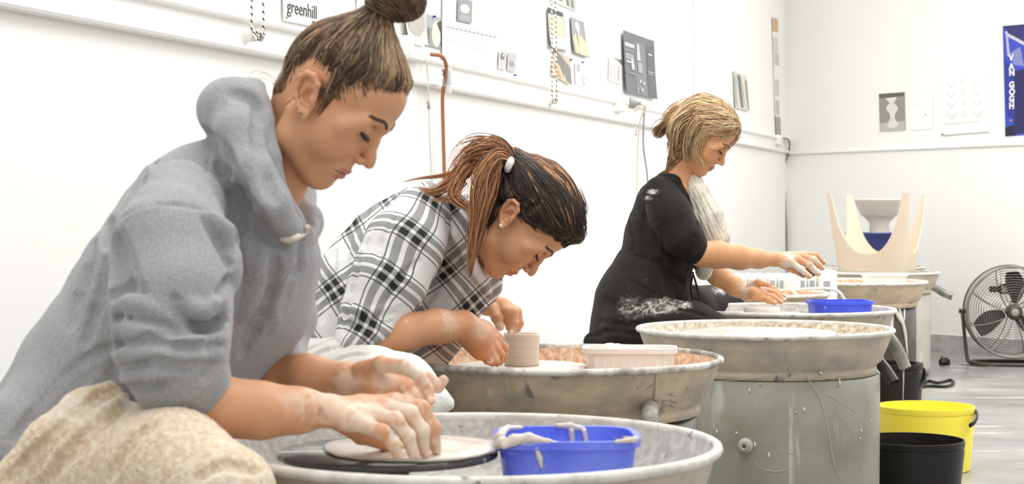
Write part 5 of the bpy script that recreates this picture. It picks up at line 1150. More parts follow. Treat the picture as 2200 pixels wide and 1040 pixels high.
# room for the neck
h.chain([tuple(P(a_, b_, Y)) + (r,) for a_, b_, Y, r in [(655, 230, 2.45, .062), (628, 330, 2.45, .056), (630, 400, 2.45, .048), (640, 440, 2.44, .036)]], .010, 'sub')
h.fold([(476, 318), (508, 400), (556, 480), (606, 528)], .013, .009)
h.fold([(500, 200), (548, 215), (556, 270), (560, 340), (590, 430)], .009, .010)
h.fold([(440, 280), (470, 322), (500, 345)], .008, .012)
for pts, r, op in (([(245, 477), (296, 452), (364, 439), (440, 452), (483, 482), (508, 524)], .0022, 'sub'), ([(453, 329), (436, 390), (428, 448)], .0016, 'sub'), ([(247, 484), (296, 459), (364, 446), (436, 458)], .0018, 'add'),
                   ([(508, 530), (502, 600), (478, 668), (462, 753), (445, 812)], .012, 'sub'), ([(229, 473), (240, 541), (246, 668), (241, 803)], .013, 'sub'),
                   ([(254, 684), (339, 702), (406, 716), (470, 706)], .007, 'sub'), ([(258, 702), (330, 724), (400, 738), (478, 726)], .008, 'add'), ([(246, 744), (322, 742), (381, 753), (470, 742)], .007, 'sub'), ([(250, 762), (330, 764), (400, 772), (470, 762)], .008, 'add'),
                   ([(254, 792), (330, 784), (400, 792), (460, 778)], .006, 'sub'), ([(262, 815), (330, 806), (390, 812)], .007, 'add'), ([(266, 838), (330, 832), (389, 822)], .006, 'sub'), ([(300, 726), (350, 716), (420, 700), (490, 690)], .005, 'sub'),
                   ([(241, 640), (270, 618), (305, 630)], .009, 'sub'), ([(250, 662), (290, 650), (340, 668)], .007, 'add'), ([(376, 640), (398, 680), (440, 694), (478, 680)], .009, 'sub'), ([(392, 650), (430, 668), (474, 656)], .008, 'add'),
                   ([(500, 540), (490, 600), (462, 650)], .010, 'add'), ([(440, 470), (476, 520), (490, 570)], .008, 'sub'), ([(455, 465), (492, 512), (506, 560)], .008, 'add'), ([(260, 500), (268, 560), (285, 600)], .008, 'sub'),
                   ([(235, 748), (169, 800), (90, 880), (30, 940)], .011, 'sub'), ([(230, 770), (160, 830), (80, 905)], .012, 'add'), ([(593, 548), (586, 620), (555, 690), (520, 760)], .010, 'sub'), ([(622, 540), (612, 620), (585, 700)], .009, 'add'), ([(650, 520), (640, 600), (610, 680)], .008, 'sub'),
                   ([(560, 540), (545, 620), (520, 680)], .009, 'add'), ([(470, 350), (500, 400), (516, 470), (512, 520)], .009, 'sub'), ([(300, 340), (260, 400), (236, 450)], .010, 'sub'), ([(390, 300), (330, 345), (300, 400)], .006, 'sub'), ([(200, 520), (170, 620), (150, 700)], .010, 'sub'), ([(225, 560), (205, 660), (180, 740)], .008, 'sub')):
    h.fold(pts, r * (1.45 if r > .004 else 1.2), r * (.5 if op == 'sub' else .9), op)
h.warp(lambda X, Y, Z: .0018 * np.sin(X * 46 + 9 * np.sin(Y * 14)) * np.sin(Z * 40 + 6 * np.sin(X * 11)))
cloth('hoodie', h, M_hood, p1)
bm = bmesh.new()
q = [h.see(x, y) for x, y in ((606, 513), (622, 516), (642, 508), (655, 500))]; q = [Vector(v) + Vector((0, -.004, 0)) for v in q if v is not None] + [P(660, 488, 2.33)]
tube(bm, q, .0042, 8, smooth=5); obj('drawstring', bm, plain('cream_drawstring', lin(226, 214, 200), .8), p1, world=True)
# lap towel
M_fleece = layered('beige_fleece', [(.36, lin(206, 182, 152)), (.5, lin(222, 200, 172)), (.64, lin(236, 222, 200))], 120, (1, 1, 1), .95, bump=1.0, bscale=230, layers=[(lin(240, 232, 218), 6, (1, 1, 1), .52, .2, 6)], Sheen_Weight=.3)
f = Solid((-.72, 1.80, .38), (-.24, 2.75, .76), .0034)
f.chain([tuple(P(a_, b_, Y)) + (R(r, Y),) for a_, b_, Y, r in [(120, 1090, 2.34, 140), (250, 1010, 2.20, 138), (370, 1010, 2.10, 122), (490, 1060, 2.02, 104)]], .03)
f.chain([tuple(P(a_, b_, Y)) + (R(r, Y),) for a_, b_, Y, r in [(150, 1060, 2.5, 120), (260, 960, 2.6, 105), (400, 960, 2.66, 90)]], .05)
f.chain([tuple(P(a_, b_, Y)) + (R(r, Y),) for a_, b_, Y, r in [(235, 850, 2.24, 32), (180, 885, 2.22, 44), (110, 950, 2.20, 50), (30, 1035, 2.20, 50)]], .02)
for pts, r, op in (([(262, 830), (190, 880), (110, 950), (40, 1030)], .010, 'sub'), ([(285, 860), (220, 905), (150, 970), (90, 1040)], .010, 'sub'), ([(270, 850), (200, 900), (120, 975)], .007, 'add'), ([(330, 910), (270, 960), (235, 1030)], .008, 'sub'), ([(225, 840), (160, 890), (80, 965), (10, 1035)], .006, 'sub'), ([(420, 1030), (480, 1000), (550, 1015)], .006, 'sub')):
    f.fold(pts, r, r, op)
f.warp(lambda X, Y, Z: .0016 * np.sin(X * 400 + 3 * np.sin(Z * 170)) * np.sin(Z * 380 + 2 * np.sin(Y * 190)) * np.sin(Y * 360 + X * 90))
V, F = f.mesh(); o = obj('lap_towel', buildmesh('lap_towel', [(V, F)]), M_fleece); tag(o, 'fluffy beige towel over the lap of the woman in the grey hoodie', 'towel')
# trousers, shoes
M_jean = plain('dark_trousers', lin(70, 74, 86), .85, var=.1)
g = Solid((-.80, 1.75, 0), (-.08, 2.95, .66), .007)
g.ell((-.60, 2.42, .53), (.12, .15, .08), k=.03)
for yy, kx in ((-.20, -.34), (.20, -.34)):
    g.chain([(-.62, 2.42 + yy * .45, .54, .085), (kx, 2.42 + yy * 2.1, .50, .062), (kx + .02, 2.42 + yy * 2.15, .28, .052), (kx - .02, 2.42 + yy * 2.15, .10, .045)], .02)
cloth('trousers', g, M_jean, p1)
for yy in (-.43, .43):
    sh_ = Solid((-.50, 2.42 + yy - .08, 0), (-.14, 2.42 + yy + .08, .14), .004); sh_.chain([(-.37, 2.42 + yy, .045, .040), (-.29, 2.42 + yy, .04, .038), (-.21, 2.42 + yy, .035, .030)], .02).cone((-.36, 2.42 + yy, .05), .042, (-.36, 2.42 + yy, .1), .045, .01); sh_.cut(lambda X, Y, Z: .004 - Z + 0 * X + 0 * Y)
    cloth('shoe', sh_, M_blk, p1)
stool('wooden work stool under the woman in the grey hoodie', -.62, 2.42, .45)

# ------------------------------------------------------------------ middle woman (plaid shirt, ponytail)
SK2 = (206, 150, 110)
HM2 = headM(1105, 467, 3.62, 57, -4)
hs = head_solid(.0018, HM2, [(1048, 525, 3.66, .044), (1010, 560, 3.69, .046), (980, 590, 3.72, .05)], lips=.6, ear=(-.006, -.002))
hv, hf = hs.mesh(); hb = bvh_of([(hv, hf)]); hc = face_tones(hv, SK2, lip=(170, 104, 86), cheek=(200, 132, 98))
hw = hv @ np.array(HM2)[:3, :3].T + np.array(HM2)[:3, 3]
a = Solid((-.42, 3.36, .55), (.06, 3.80, .82), .0022)
limb(a, [(750, 748, 3.50, 34), (800, 728, 3.50, 40), (870, 711, 3.50, 40), (940, 702, 3.53, 35), (990, 699, 3.57, 31)], .02)
for kx in [(1062, 742, 3.66, 13), (1052, 750, 3.64, 13), (1042, 754, 3.62, 13), (1034, 752, 3.605, 12)]:
    a.chain([tuple(P(995, 700, 3.575)) + (R(27, 3.58),), tuple(P(1028 + (kx[0] - 1050) * .4, 722 + (kx[1] - 748) * .5, kx[2] - .01)) + (R(31, 3.6),), tuple(P(kx[0] - 4, kx[1], kx[2])) + (R(20, 3.62),)], .012)
FG = [[(1062, 728, 3.66, 14), (1082, 748, 3.68, 10.5), (1081, 771, 3.70, 8.5)], [(1058, 745, 3.64, 14), (1074, 762, 3.66, 10.5), (1074, 778, 3.68, 8)], [(1048, 754, 3.62, 13.5), (1062, 772, 3.64, 10), (1068, 781, 3.66, 7.5)], [(1036, 754, 3.605, 12), (1048, 774, 3.62, 9), (1058, 781, 3.64, 7)]]
for q in FG: finger(a, q)
finger(a, [(1020, 706, 3.63, 14), (1055, 712, 3.68, 11), (1076, 728, 3.72, 9)])
av, af = a.mesh(smooth=1); ac = np.tile(np.array(lin(*SK2)[:3]), (len(av), 1))
claytone(av, ac, [(P(985, 680, 3.5), .04, .7), (P(1045, 705, 3.56), .035, .5), (P(880, 672, 3.45), .02, .6), (P(1072, 775, 3.62), .02, .9), (P(1060, 780, 3.6), .02, .8)], (226, 206, 186))
b2 = Solid((-.12, 3.72, .60), (.04, 4.0, .76), .0018)
limb(b2, [(1010, 645, 3.92, 22), (1042, 652, 3.91, 22), (1060, 658, 3.90, 22)], .015)
for kx in [(1107, 668, 3.895, 12), (1102, 670, 3.88, 12), (1096, 668, 3.865, 12), (1088, 668, 3.855, 11)]: b2.chain([tuple(P(1058, 656, 3.90)) + (R(19, 3.9),), tuple(P(1082, 662, (kx[2] + 3.9) / 2)) + (R(17, 3.9),), tuple(P(*kx[:3])) + (R(kx[3], 3.9),)], .008)
FGb = [[(1109, 670, 3.895, 12.5), (1114, 694, 3.89, 10.5), (1106, 718, 3.88, 9)], [(1102, 670, 3.88, 12.5), (1103, 696, 3.87, 10.5), (1098, 716, 3.86, 8.5)], [(1094, 670, 3.865, 12), (1092, 690, 3.87, 9.5), (1094, 704, 3.885, 8)], [(1086, 668, 3.855, 11), (1084, 684, 3.87, 9), (1090, 694, 3.89, 7.5)]]
for q in FGb: finger(b2, q)
finger(b2, [(1058, 664, 3.865, 14), (1068, 683, 3.85, 12), (1074, 702, 3.85, 9.5)])
bv, bf = b2.mesh(smooth=1); bc = np.tile(np.array(lin(*SK2)[:3]), (len(bv), 1))
claytone(bv, bc, [(P(1075, 702, 3.84), .015, 1), (P(1105, 712, 3.86), .02, .5)], (226, 206, 186))
p2 = person_obj('woman in a black and white plaid shirt with a ponytail bowed over a clay cup', [(hw, hf), (av, af), (bv, bf)], [hc, ac, bc], Vector((-.42, 3.72, 0)))
lashes_brows(HM2, hb, p2, (64, 48, 40), 2.2, .008); eyeballs(HM2, p2)
for q in FG + FGb: nail('fingernail', p2, q[-2], q[-1], M_nail)
E2 = Matrix.Translation(ear_pt(HM2, (-.006, -.002), -.001, .010, -.029)); bm = bmesh.new(); bmesh.ops.create_uvsphere(bm, u_segments=14, v_segments=8, radius=.0042); bmesh.ops.transform(bm, matrix=E2, verts=bm.verts); obj('pearl_stud', bm, plain('pearl', lin(238, 228, 220), .15), p2, world=True)
hl2 = hairline([(-.12, -.04), (-.07, -.045), (-.045, -.040), (-.034, -.022), (-.024, .004), (-.018, .032), (.004, .036), (.014, .012), (.022, .012), (.034, .022), (.055, .028), (.075, .042), (.092, .058), (.106, .066), (.13, .070)])
def pr2(c):
    c.ell((.004, 0, .048), (.106, .084, .096), k=.01); c.ell((.052, 0, .060), (.072, .072, .052), k=.02); c.cone((-.06, 0, .06), .05, (-.106, 0, .062), .022, .03); c.cone((.098, -.01, .082), .022, (.112, .0, .070), .016, .012)
    c.warp(lambda X, Y, Z: .0012 * np.sin(Z * 230 + 20 * X) * np.cos(Y * 30))
(cv, cf), cb, uV, pick = hair_cap(hs, pr2, hl2, .026, .014); knot = Vector((-.118, 0, .062))
PD = [(40, 32, 28), (52, 40, 33), (64, 48, 38), (34, 28, 26), (90, 62, 44), (46, 36, 30)]; PB = [(176, 120, 78), (198, 144, 98), (156, 102, 66), (216, 166, 120), (120, 80, 54), (188, 130, 86)]
paths = []; tones = []
fl = lambda p, u: (knot - p) if (knot - p).length > .018 else None
for i in rng.choice(pick, 5200):
    p = Vector(uV[i]); pt = trace(cb, p, fl, random.uniform(.06, .20), .009, .003, random.uniform(.0006, .0012), jit=.02, wav=.08)
    top = p.z > .115 and p.x < .07 or (random.random() < .06); t_ = hairtone(PB if (top and random.random() < .45) else PD); paths.append(pt); tones.append((t_, tuple(x * random.uniform(.8, 1.5) for x in t_)))
Mi = HM2.inverted(); 
# curled fringe end at the forehead
for q in range(150):
    x0, y0 = random.uniform(1236, 1256), random.uniform(430, 485); Y0 = 3.62 + random.uniform(-.04, .03)
    pts = [P(x0 - 8, y0 - 30, Y0), P(x0 + 4, y0, Y0), P(x0 + random.uniform(2, 8), y0 + 22, Y0), P(x0 + random.uniform(-12, 0), min(y0 + 44, 530 + random.uniform(0, 6)), Y0)]
    pts = [Mi @ v for v in catmull(pts, 4)]; n_ = len(pts); paths.append((pts, [.0008 * min(1, .3 + i * .3) * (1 - .8 * i / n_) for i in range(n_)])); t_ = hairtone(PD); tones.append((t_, t_))
# ponytail: bundles of long locks in photo positions
def bundle(guide, n, spread, pal, r0=.0012, dep=.02, fade=.6, tip=None, M_=None):
    """guide: (px,py,Y,width px)"""
    M_ = M_ or Mi
    for q in range(n):
        a_, b_ = random.gauss(0, .45), random.gauss(0, .45); ph = random.uniform(0, 6); pts = []; end = random.uniform(fade, 1.0); rr = []
        G = catmull([P(*g[:3]) for g in guide], 6); Wd = catmull([Vector((g[3], 0, 0)) for g in guide], 6); m_ = max(3, int(len(G) * end))
        for i in range(m_):
            t = G[min(i+1, len(G)-1)] - G[max(i-1, 0)]; t.normalize(); sd = t.cross(Vector((0, 1, 0))).normalized(); wd = R(Wd[i].x, G[i].y)
            pts.append(M_ @ (G[i] + sd * wd * (a_ + .12 * math.sin(ph + i * .5)) + Vector((0, 1, 0)) * (b_ * dep * min(1, wd / .012 + .2)))); rr.append(r0 * random.uniform(.8, 1.1) * min(1, .4 + i * .3) * (1 - (i / m_) ** 3 * .85))
        paths.append((pts, rr)); t_ = hairtone(pal); t2 = hairtone(tip) if tip else t_; tones.append((t_, t2))
bundle([(1102, 345, 3.60, 8), (1070, 318, 3.58, 22), (1035, 322, 3.57, 30), (1000, 345, 3.58, 34), (975, 385, 3.60, 26)], 260, 1, PD[1:5] + PB[:3], .0012, .03, .5, PB)
bundle([(1100, 345, 3.58, 8), (1070, 338, 3.55, 18), (1045, 380, 3.53, 26), (1032, 440, 3.52, 24), (1022, 510, 3.52, 16), (1012, 560, 3.52, 10), (1008, 602, 3.53, 3)], 420, 1, PB + PD[4:5], .0012, .02, .55, PB)
bundle([(1090, 352, 3.58, 8), (1062, 400, 3.57, 16), (1050, 460, 3.57, 14), (1040, 520, 3.57, 8)], 160, 1, PD, .0012, .02, .5, PD[2:5])
bundle([(1060, 325, 3.60, 12), (1000, 360, 3.58, 20), (965, 395, 3.57, 16), (930, 412, 3.56, 10), (895, 402, 3.56, 3)], 110, 1, PB, .0010, .02, .6)
bundle([(1010, 350, 3.57, 14), (985, 385, 3.55, 14), (975, 420, 3.53, 14), (1005, 446, 3.52, 8), (1030, 452, 3.52, 4)], 110, 1, PB, .0010, .015, .6)
bundle([(1000, 390, 3.56, 10), (965, 425, 3.53, 8), (920, 430, 3.53, 3)], 40, 1, PB, .0009, .01, .6)
bundle([(1020, 350, 3.60, 10), (960, 375, 3.60, 6), (900, 383, 3.60, 3), (855, 395, 3.60, 1)], 24, 1, PB, .0007, .01, .6)
bundle([(1105, 342, 3.6, 4), (1098, 320, 3.6, 6), (1085, 302, 3.6, 3)], 12, 1, [(226, 196, 110)], .0006, .01, .6)
add_hair('hair', [(cv, cf)], paths, tones, (44, 35, 30), p2, HM2)
s_ = Solid((-.035, 3.50, .96), (.03, 3.66, 1.08), .0015); c0 = P(1094, 354, 3.555)
for k in range(9):
    a_ = k * .7; s_.ell(c0 + Vector((.004 * math.cos(a_), .016 * math.sin(a_), .008 * math.cos(a_))), (.007, .007, .009), k=.003)
cloth('hair_tie', s_, plain('white_hair_tie', lin(240, 238, 234), .8), p2)

# plaid cloth
def plaidmat(name):
    m, nt, b = newmat(name); L = nt.links.new; b.inputs['Roughness'].default_value = .85
    at = nt.nodes.new('ShaderNodeAttribute'); at.attribute_name = 'weave'; sp = nt.nodes.new('ShaderNodeSeparateXYZ'); L(at.outputs['Vector'], sp.inputs[0])
    def mt(op, a_, b_=None, clamp=False):
        n = nt.nodes.new('ShaderNodeMath'); n.operation = op; n.use_clamp = clamp
        for i, v in enumerate((a_, b_)):
            if v is None: continue
            if isinstance(v, (int, float)): n.inputs[i].default_value = v
            else: L(v, n.inputs[i])
        return n.outputs[0]
    per = .103
    def fac(u):
        q = mt('ABSOLUTE', mt('MULTIPLY', mt('SUBTRACT', mt('FRACT', mt('ADD', mt('DIVIDE', u, per), 100.5)), .5), per))
        stripe = mt('MULTIPLY', mt('GREATER_THAN', q, .0038), mt('LESS_THAN', q, .0172))
        line = mt('MULTIPLY', mt('GREATER_THAN', q, .0228), mt('LESS_THAN', q, .0254))
        return stripe, line
    s1, l1 = fac(sp.outputs[0]); s2, l2 = fac(sp.outputs[1])
    k = mt('MULTIPLY', mt('SUBTRACT', 1, mt('MULTIPLY', s1, .60)), mt('SUBTRACT', 1, mt('MULTIPLY', s2, .60)))
    k = mt('MULTIPLY', k, mt('SUBTRACT', 1, mt('MULTIPLY', mt('MULTIPLY', s1, s2), .88)))
    k = mt('MULTIPLY', k, mt('SUBTRACT', 1, mt('MULTIPLY', mt('MAXIMUM', l1, l2), .82)))
    k = mt('MAXIMUM', k, .022)
    vm = nt.nodes.new('ShaderNodeVectorMath'); vm.operation = 'SCALE'; vm.inputs[0].default_value = lin(226, 225, 224)[:3]; L(k, vm.inputs['Scale']); L(vm.outputs[0], b.inputs['Base Color'])
    addbump(nt, b, .15, 700); return m
M_plaid = plaidmat('black_and_white_plaid')
def plane_uv(o, ang, wrap=0):
    ca, sa = math.cos(math.radians(ang)), math.sin(math.radians(ang))
    def f(V):
        d = V - np.array(o)[None]; x = d[:, 0] + wrap * 0; z = d[:, 2]; yy = d[:, 1] * wrap
        return np.stack([x * ca + z * sa + .003 * np.sin(V[:, 2] * 40), -x * sa + z * ca + yy + .003 * np.sin(V[:, 0] * 36), 0 * x], 1)
    return f
def arm_uv(pts, off=(0, 0)):
    A = np.array(P(*pts[0][:3])); B = np.array(P(*pts[-1][:3])); d = (B - A) / np.linalg.norm(B - A)
    n1 = np.array((0, -1, 0)) - d * (-d[1]); n1 /= np.linalg.norm(n1); n2 = np.cross(d, n1)
    def f(V):
        w_ = V - A; u = w_ @ d; r = w_ - u[:, None] * d; x = r @ n2; y = r @ n1 + .05
        return np.stack([u + off[0] + .004 * np.sin(x * 40), np.arctan2(x, np.maximum(y, .005)) * .105 + off[1] + .003 * np.sin(u * 50), 0 * u], 1)
    return f
h = Solid((-.56, 3.40, .42), (.03, 4.10, 1.02), .0034)
T = lambda pts, k=.03, fl=1.3: h.chain([tuple(P(a_, b_, Y)) + (R(r, Y),) for a_, b_, Y, r in pts], k, flat=((0, 1, 0), fl))
T([(985, 480, 3.72, 62), (925, 480, 3.73, 82), (860, 540, 3.74, 108), (800, 620, 3.74, 118), (755, 700, 3.74, 108), (735, 790, 3.74, 100)], .04)
T([(985, 540, 3.72, 70), (985, 620, 3.74, 62), (945, 690, 3.75, 62), (905, 760, 3.76, 60)], .04, 1.4)
h.chain([tuple(P(a_, b_, Y)) + (R(r, Y),) for a_, b_, Y, r in [(985, 520, 3.90, 58), (1020, 590, 3.95, 44), (1022, 632, 3.94, 34), (1040, 640, 3.92, 29)]], .02)
# collar, standing edge and far flap under the chin
h.chain([tuple(P(a_, b_, Y)) + (R(r, Y),) for a_, b_, Y, r in [(968, 440, 3.60, 16), (985, 500, 3.575, 15), (1010, 560, 3.60, 14), (1035, 600, 3.64, 12), (1052, 634, 3.68, 9)]], .008)
h.chain([tuple(P(a_, b_, Y)) + (R(r, Y),) for a_, b_, Y, r in [(1070, 588, 3.74, 14), (1062, 618, 3.74, 15), (1050, 646, 3.74, 12)]], .010)
h.chain([tuple(P(a_, b_, Y)) + (r,) for a_, b_, Y, r in [(1075, 510, 3.66, .058), (1052, 550, 3.67, .044), (1060, 590, 3.70, .020), (1058, 618, 3.70, .012)]], .008, 'sub')
for pts, r, op in (([(975, 445), (992, 505), (1022, 575)], .006, 'sub'), ([(945, 450), (958, 520), (940, 600), (905, 660)], .010, 'sub'), ([(1000, 600), (985, 660), (960, 720)], .007, 'sub'), ([(720, 540), (705, 620), (690, 690)], .008, 'sub'), ([(760, 470), (740, 540), (735, 600)], .009, 'sub'),
                   ([(700, 590), (675, 650), (660, 700)], .006, 'add'), ([(830, 400), (790, 450), (770, 500)], .007, 'sub'), ([(890, 400), (930, 425), (960, 440)], .004, 'sub'), ([(1018, 600), (1005, 650), (1000, 680)], .003, 'add')):
    h.fold(pts, r * 1.2, r, op)
h.warp(lambda X, Y, Z: .0016 * np.sin(X * 50 + 5 * np.sin(Y * 20)) * np.sin(Z * 44 + 5 * np.sin(X * 14)))
cloth('plaid_shirt', h, M_plaid, p2, uvf=plane_uv(tuple(P(801, 560, 3.6)), 38))
AP = [(905, 470, 3.60, 70), (868, 530, 3.55, 84), (832, 610, 3.52, 82), (795, 680, 3.50, 64), (768, 722, 3.49, 48)]
h = Solid((-.44, 3.34, .55), (-.04, 3.74, 1.0), .0028)
h.chain([tuple(P(a_, b_, Y)) + (R(r, Y),) for a_, b_, Y, r in AP], .02)
h.chain([tuple(P(a_, b_, Y)) + (R(r, Y),) for a_, b_, Y, r in [(742, 738, 3.50, 22), (755, 735, 3.46, 24), (800, 715, 3.455, 22), (826, 706, 3.47, 18)]], .012)
h.chain([tuple(P(a_, b_, Y)) + (r,) for a_, b_, Y, r in [(850, 716, 3.50, .036), (800, 727, 3.50, .036)]], .006, 'sub')
for pts, r, op in (([(960, 470), (965, 540), (935, 620), (880, 680)], .006, 'sub'), ([(770, 560), (752, 640), (735, 700)], .006, 'sub'), ([(800, 500), (770, 560), (760, 620)], .006, 'add'), ([(735, 690), (780, 690), (850, 672)], .005, 'sub'), ([(740, 660), (790, 668), (860, 650)], .005, 'add'), ([(738, 715), (800, 700), (845, 690)], .0035, 'sub'), ([(900, 560), (860, 600), (830, 650)], .006, 'sub'), ([(850, 460), (820, 520), (810, 570)], .005, 'sub')):
    h.fold(pts, r * 1.2, r, op)
cloth('plaid_sleeve', h, M_plaid, p2, uvf=arm_uv(AP, (.030, .004)))
bm = bmesh.new(); q = P(741, 683, 3.44); 
for pp in ((741, 683, 3.435),): lathe(bm, [(0, .002), (.004, .002), (.0052, .0028), (.0052, 0)], 14, Matrix.Translation(P(*pp)) @ Matrix.Rotation(math.pi / 2, 4, 'X'))
obj('button', bm, M_white, p2, world=True)
# towels over the lap
M_tow = layered('grey_white_towelling', [(.4, lin(196, 194, 190)), (.6, lin(216, 214, 210))], 20, rough=.95, bump=.7, bscale=200, layers=[(lin(226, 222, 214), 9, (1, 1, 1), .56, .1, 4)])
M_tow2 = layered('white_towelling', [(.4, lin(232, 228, 220)), (.6, lin(244, 242, 236))], 14, rough=.95, bump=.8, bscale=190)
f = Solid((-.52, 3.1, .36), (-.10, 4.0, .72), .0034)
f.chain([tuple(P(a_, b_, Y)) + (R(r, Y),) for a_, b_, Y, r in [(650, 820, 3.62, 95), (735, 822, 3.50, 92), (800, 830, 3.40, 80), (860, 840, 3.34, 75), (895, 860, 3.30, 62)]], .03)
f.chain([tuple(P(a_, b_, Y)) + (R(r, Y),) for a_, b_, Y, r in [(650, 820, 3.74, 95), (780, 830, 3.86, 75), (850, 840, 3.92, 65)]], .04)
f.chain([tuple(P(a_, b_, Y)) + (R(r, Y),) for a_, b_, Y, r in [(910, 850, 3.31, 45), (940, 862, 3.30, 28), (962, 868, 3.30, 14)]], .012)
for pts, r in (([(640, 760), (690, 735), (730, 722)], .006), ([(655, 778), (700, 752), (745, 742)], .006), ([(690, 790), (740, 765), (790, 760)], .006), ([(620, 750), (660, 725), (700, 712)], .005), ([(780, 800), (830, 780), (880, 800)], .004)): f.fold(pts, r, r)
f.warp(lambda X, Y, Z: .0010 * np.sin(X * 330 + 3 * np.sin(Z * 160)) * np.sin(Z * 340 + 2 * np.sin(Y * 150)) * np.sin(Y * 300 + X * 90))
V, F = f.mesh()
def tw(V):
    c_ = np.tile(np.array(lin(206, 204, 200)[:3]), (len(V), 1)); px = CX + V[:, 0] / V[:, 1] * FPX; m = np.clip((V[:, 0] + .285) / .03, 0, 1)[:, None]
    return c_ * (1 - m) + np.array(lin(240, 237, 230)[:3]) * m
me = buildmesh('lap_towel', [(V, F)]); settone(me, tw(V)); o = obj('lap_towel', me, attrmat('two_tone_towelling', .95, bump=.7, bscale=200, noise=.06, nscale=20)); tag(o, 'grey and white towel across the lap of the plaid shirted woman', 'towel')
g = Solid((-.62, 3.05, 0), (.06, 4.32, .66), .008)
g.ell((-.40, 3.74, .53), (.14, .18, .09), k=.03)
for yy, kx in ((-.38, -.14), (.32, -.14)):
    g.chain([(-.40, 3.74 + yy * .25, .52, .08), (kx - .08, 3.74 + yy * 1.05, .50, .058), (kx - .04, 3.74 + yy * 1.1, .28, .05), (kx - .08, 3.74 + yy * 1.1, .10, .042)], .02)
cloth('trousers', g, M_jean, p2)
for yy in (-.42, .352):
    sh_ = Solid((-.32, 3.74 + yy - .08, 0), (.06, 3.74 + yy + .08, .14), .005); sh_.chain([(-.22, 3.74 + yy, .045, .040), (-.13, 3.74 + yy, .04, .038), (-.04, 3.74 + yy, .035, .030)], .02).cone((-.21, 3.74 + yy, .05), .042, (-.21, 3.74 + yy, .1), .045, .01); sh_.cut(lambda X, Y, Z: .004 - Z + 0 * X + 0 * Y)
    cloth('shoe', sh_, M_blk, p2)
stool('wooden work stool under the plaid shirted woman', -.42, 3.74, .44)

# ------------------------------------------------------------------ far woman (black top and apron, fair short hair)
SK3 = (212, 156, 112)
HM3 = headM(1500, 293, 5.75, 33, -14)
hs = head_solid(.0026, HM3, [(1466, 345, 5.76, .040), (1456, 395, 5.77, .046), (1444, 440, 5.78, .06)], lips=.6, ear=(-.006, -.002))
hv, hf = hs.mesh(); hb = bvh_of([(hv, hf)]); hc = face_tones(hv, SK3, lip=(150, 96, 82))
hw = hv @ np.array(HM3)[:3, :3].T + np.array(HM3)[:3, 3]
ch = Solid((.42, 5.56, .88), (.72, 6.0, 1.14), .004)            # upper chest in the neckline
ch.chain([tuple(P(a_, b_, Y)) + (R(r, Y),) for a_, b_, Y, r in [(1456, 405, 5.77, 26), (1462, 450, 5.77, 34)]], .02, flat=((0, 1, 0), 1.8))
cv0, cf0 = ch.mesh(smooth=1); cc0 = np.tile(np.array(lin(*SK3)[:3]), (len(cv0), 1))
a = Solid((.55, 5.48, .70), (1.10, 5.86, .93), .0024)
limb(a, [(1475, 530, 5.60, 24), (1508, 546, 5.58, 26), (1540, 547, 5.60, 28), (1590, 553, 5.62, 25), (1630, 556, 5.65, 19), (1662, 557, 5.67, 15)], .02)
for kx in [(1702, 566, 5.66, 9), (1713, 559, 5.68, 9.5), (1722, 552, 5.70, 9.5), (1726, 548, 5.72, 9)]: a.chain([tuple(P(1664, 557, 5.67)) + (R(13.5, 5.67),), tuple(P(1690 + (kx[0] - 1713) * .3, 557 + (kx[1] - 556) * .4, kx[2])) + (R(13, 5.7),), tuple(P(*kx[:3])) + (R(kx[3], 5.7),)], .008)
FG = [[(1702, 566, 5.66, 8), (1720, 578, 5.65, 7), (1738, 594, 5.645, 6)], [(1713, 558, 5.68, 8.5), (1738, 569, 5.67, 7.5), (1757, 588, 5.67, 6)], [(1722, 552, 5.70, 8.5), (1748, 558, 5.70, 7.5), (1766, 576, 5.70, 6)], [(1728, 547, 5.73, 8.5), (1752, 550, 5.74, 7), (1768, 564, 5.75, 6)]]
for q in FG: finger(a, q)
finger(a, [(1680, 566, 5.72, 10), (1706, 580, 5.745, 7.5), (1726, 592, 5.76, 6)])
av, af = a.mesh(smooth=1); ac = np.tile(np.array(lin(*SK3)[:3]), (len(av), 1))
claytone(av, ac, [(P(1715, 582, 5.65), .035, 1.2), (P(1745, 585, 5.65), .035, 1.1), (P(1755, 560, 5.68), .04, .8), (P(1690, 570, 5.64), .025, 1), (P(1700, 545, 5.66), .03, .7)], (226, 216, 204))
b2 = Solid((.62, 5.78, .60), (.98, 6.12, .80), .0024)
limb(b2, [(1510, 570, 6.02, 20), (1545, 593, 6.0, 22), (1580, 616, 5.97, 19), (1608, 634, 5.94, 14)], .02)
for kx in [(1634, 616, 5.95, 9), (1640, 626, 5.93, 9.5), (1640, 634, 5.91, 9.5), (1634, 640, 5.90, 9)]: b2.chain([tuple(P(1604, 630, 5.945)) + (R(14, 5.94),), tuple(P(1622, 627 + (kx[1] - 628) * .4, kx[2])) + (R(13, 5.94),), tuple(P(*kx[:3])) + (R(kx[3], 5.94),)], .008)
FGb = [[(1636, 616, 5.95, 8.5), (1662, 622, 5.93, 7.5), (1682, 636, 5.92, 6)], [(1642, 626, 5.93, 9), (1664, 631, 5.91, 8), (1683, 645, 5.90, 6)], [(1640, 634, 5.91, 8.5), (1660, 640, 5.895, 7.5), (1677, 649, 5.89, 5.5)], [(1634, 640, 5.90, 8), (1650, 645, 5.885, 6.5), (1664, 651, 5.88, 5)]]
for q in FGb: finger(b2, q)
finger(b2, [(1612, 616, 5.93, 9.5), (1630, 607, 5.91, 8), (1652, 612, 5.90, 6)])
bv, bf = b2.mesh(smooth=1); bc = np.tile(np.array(lin(*SK3)[:3]), (len(bv), 1))
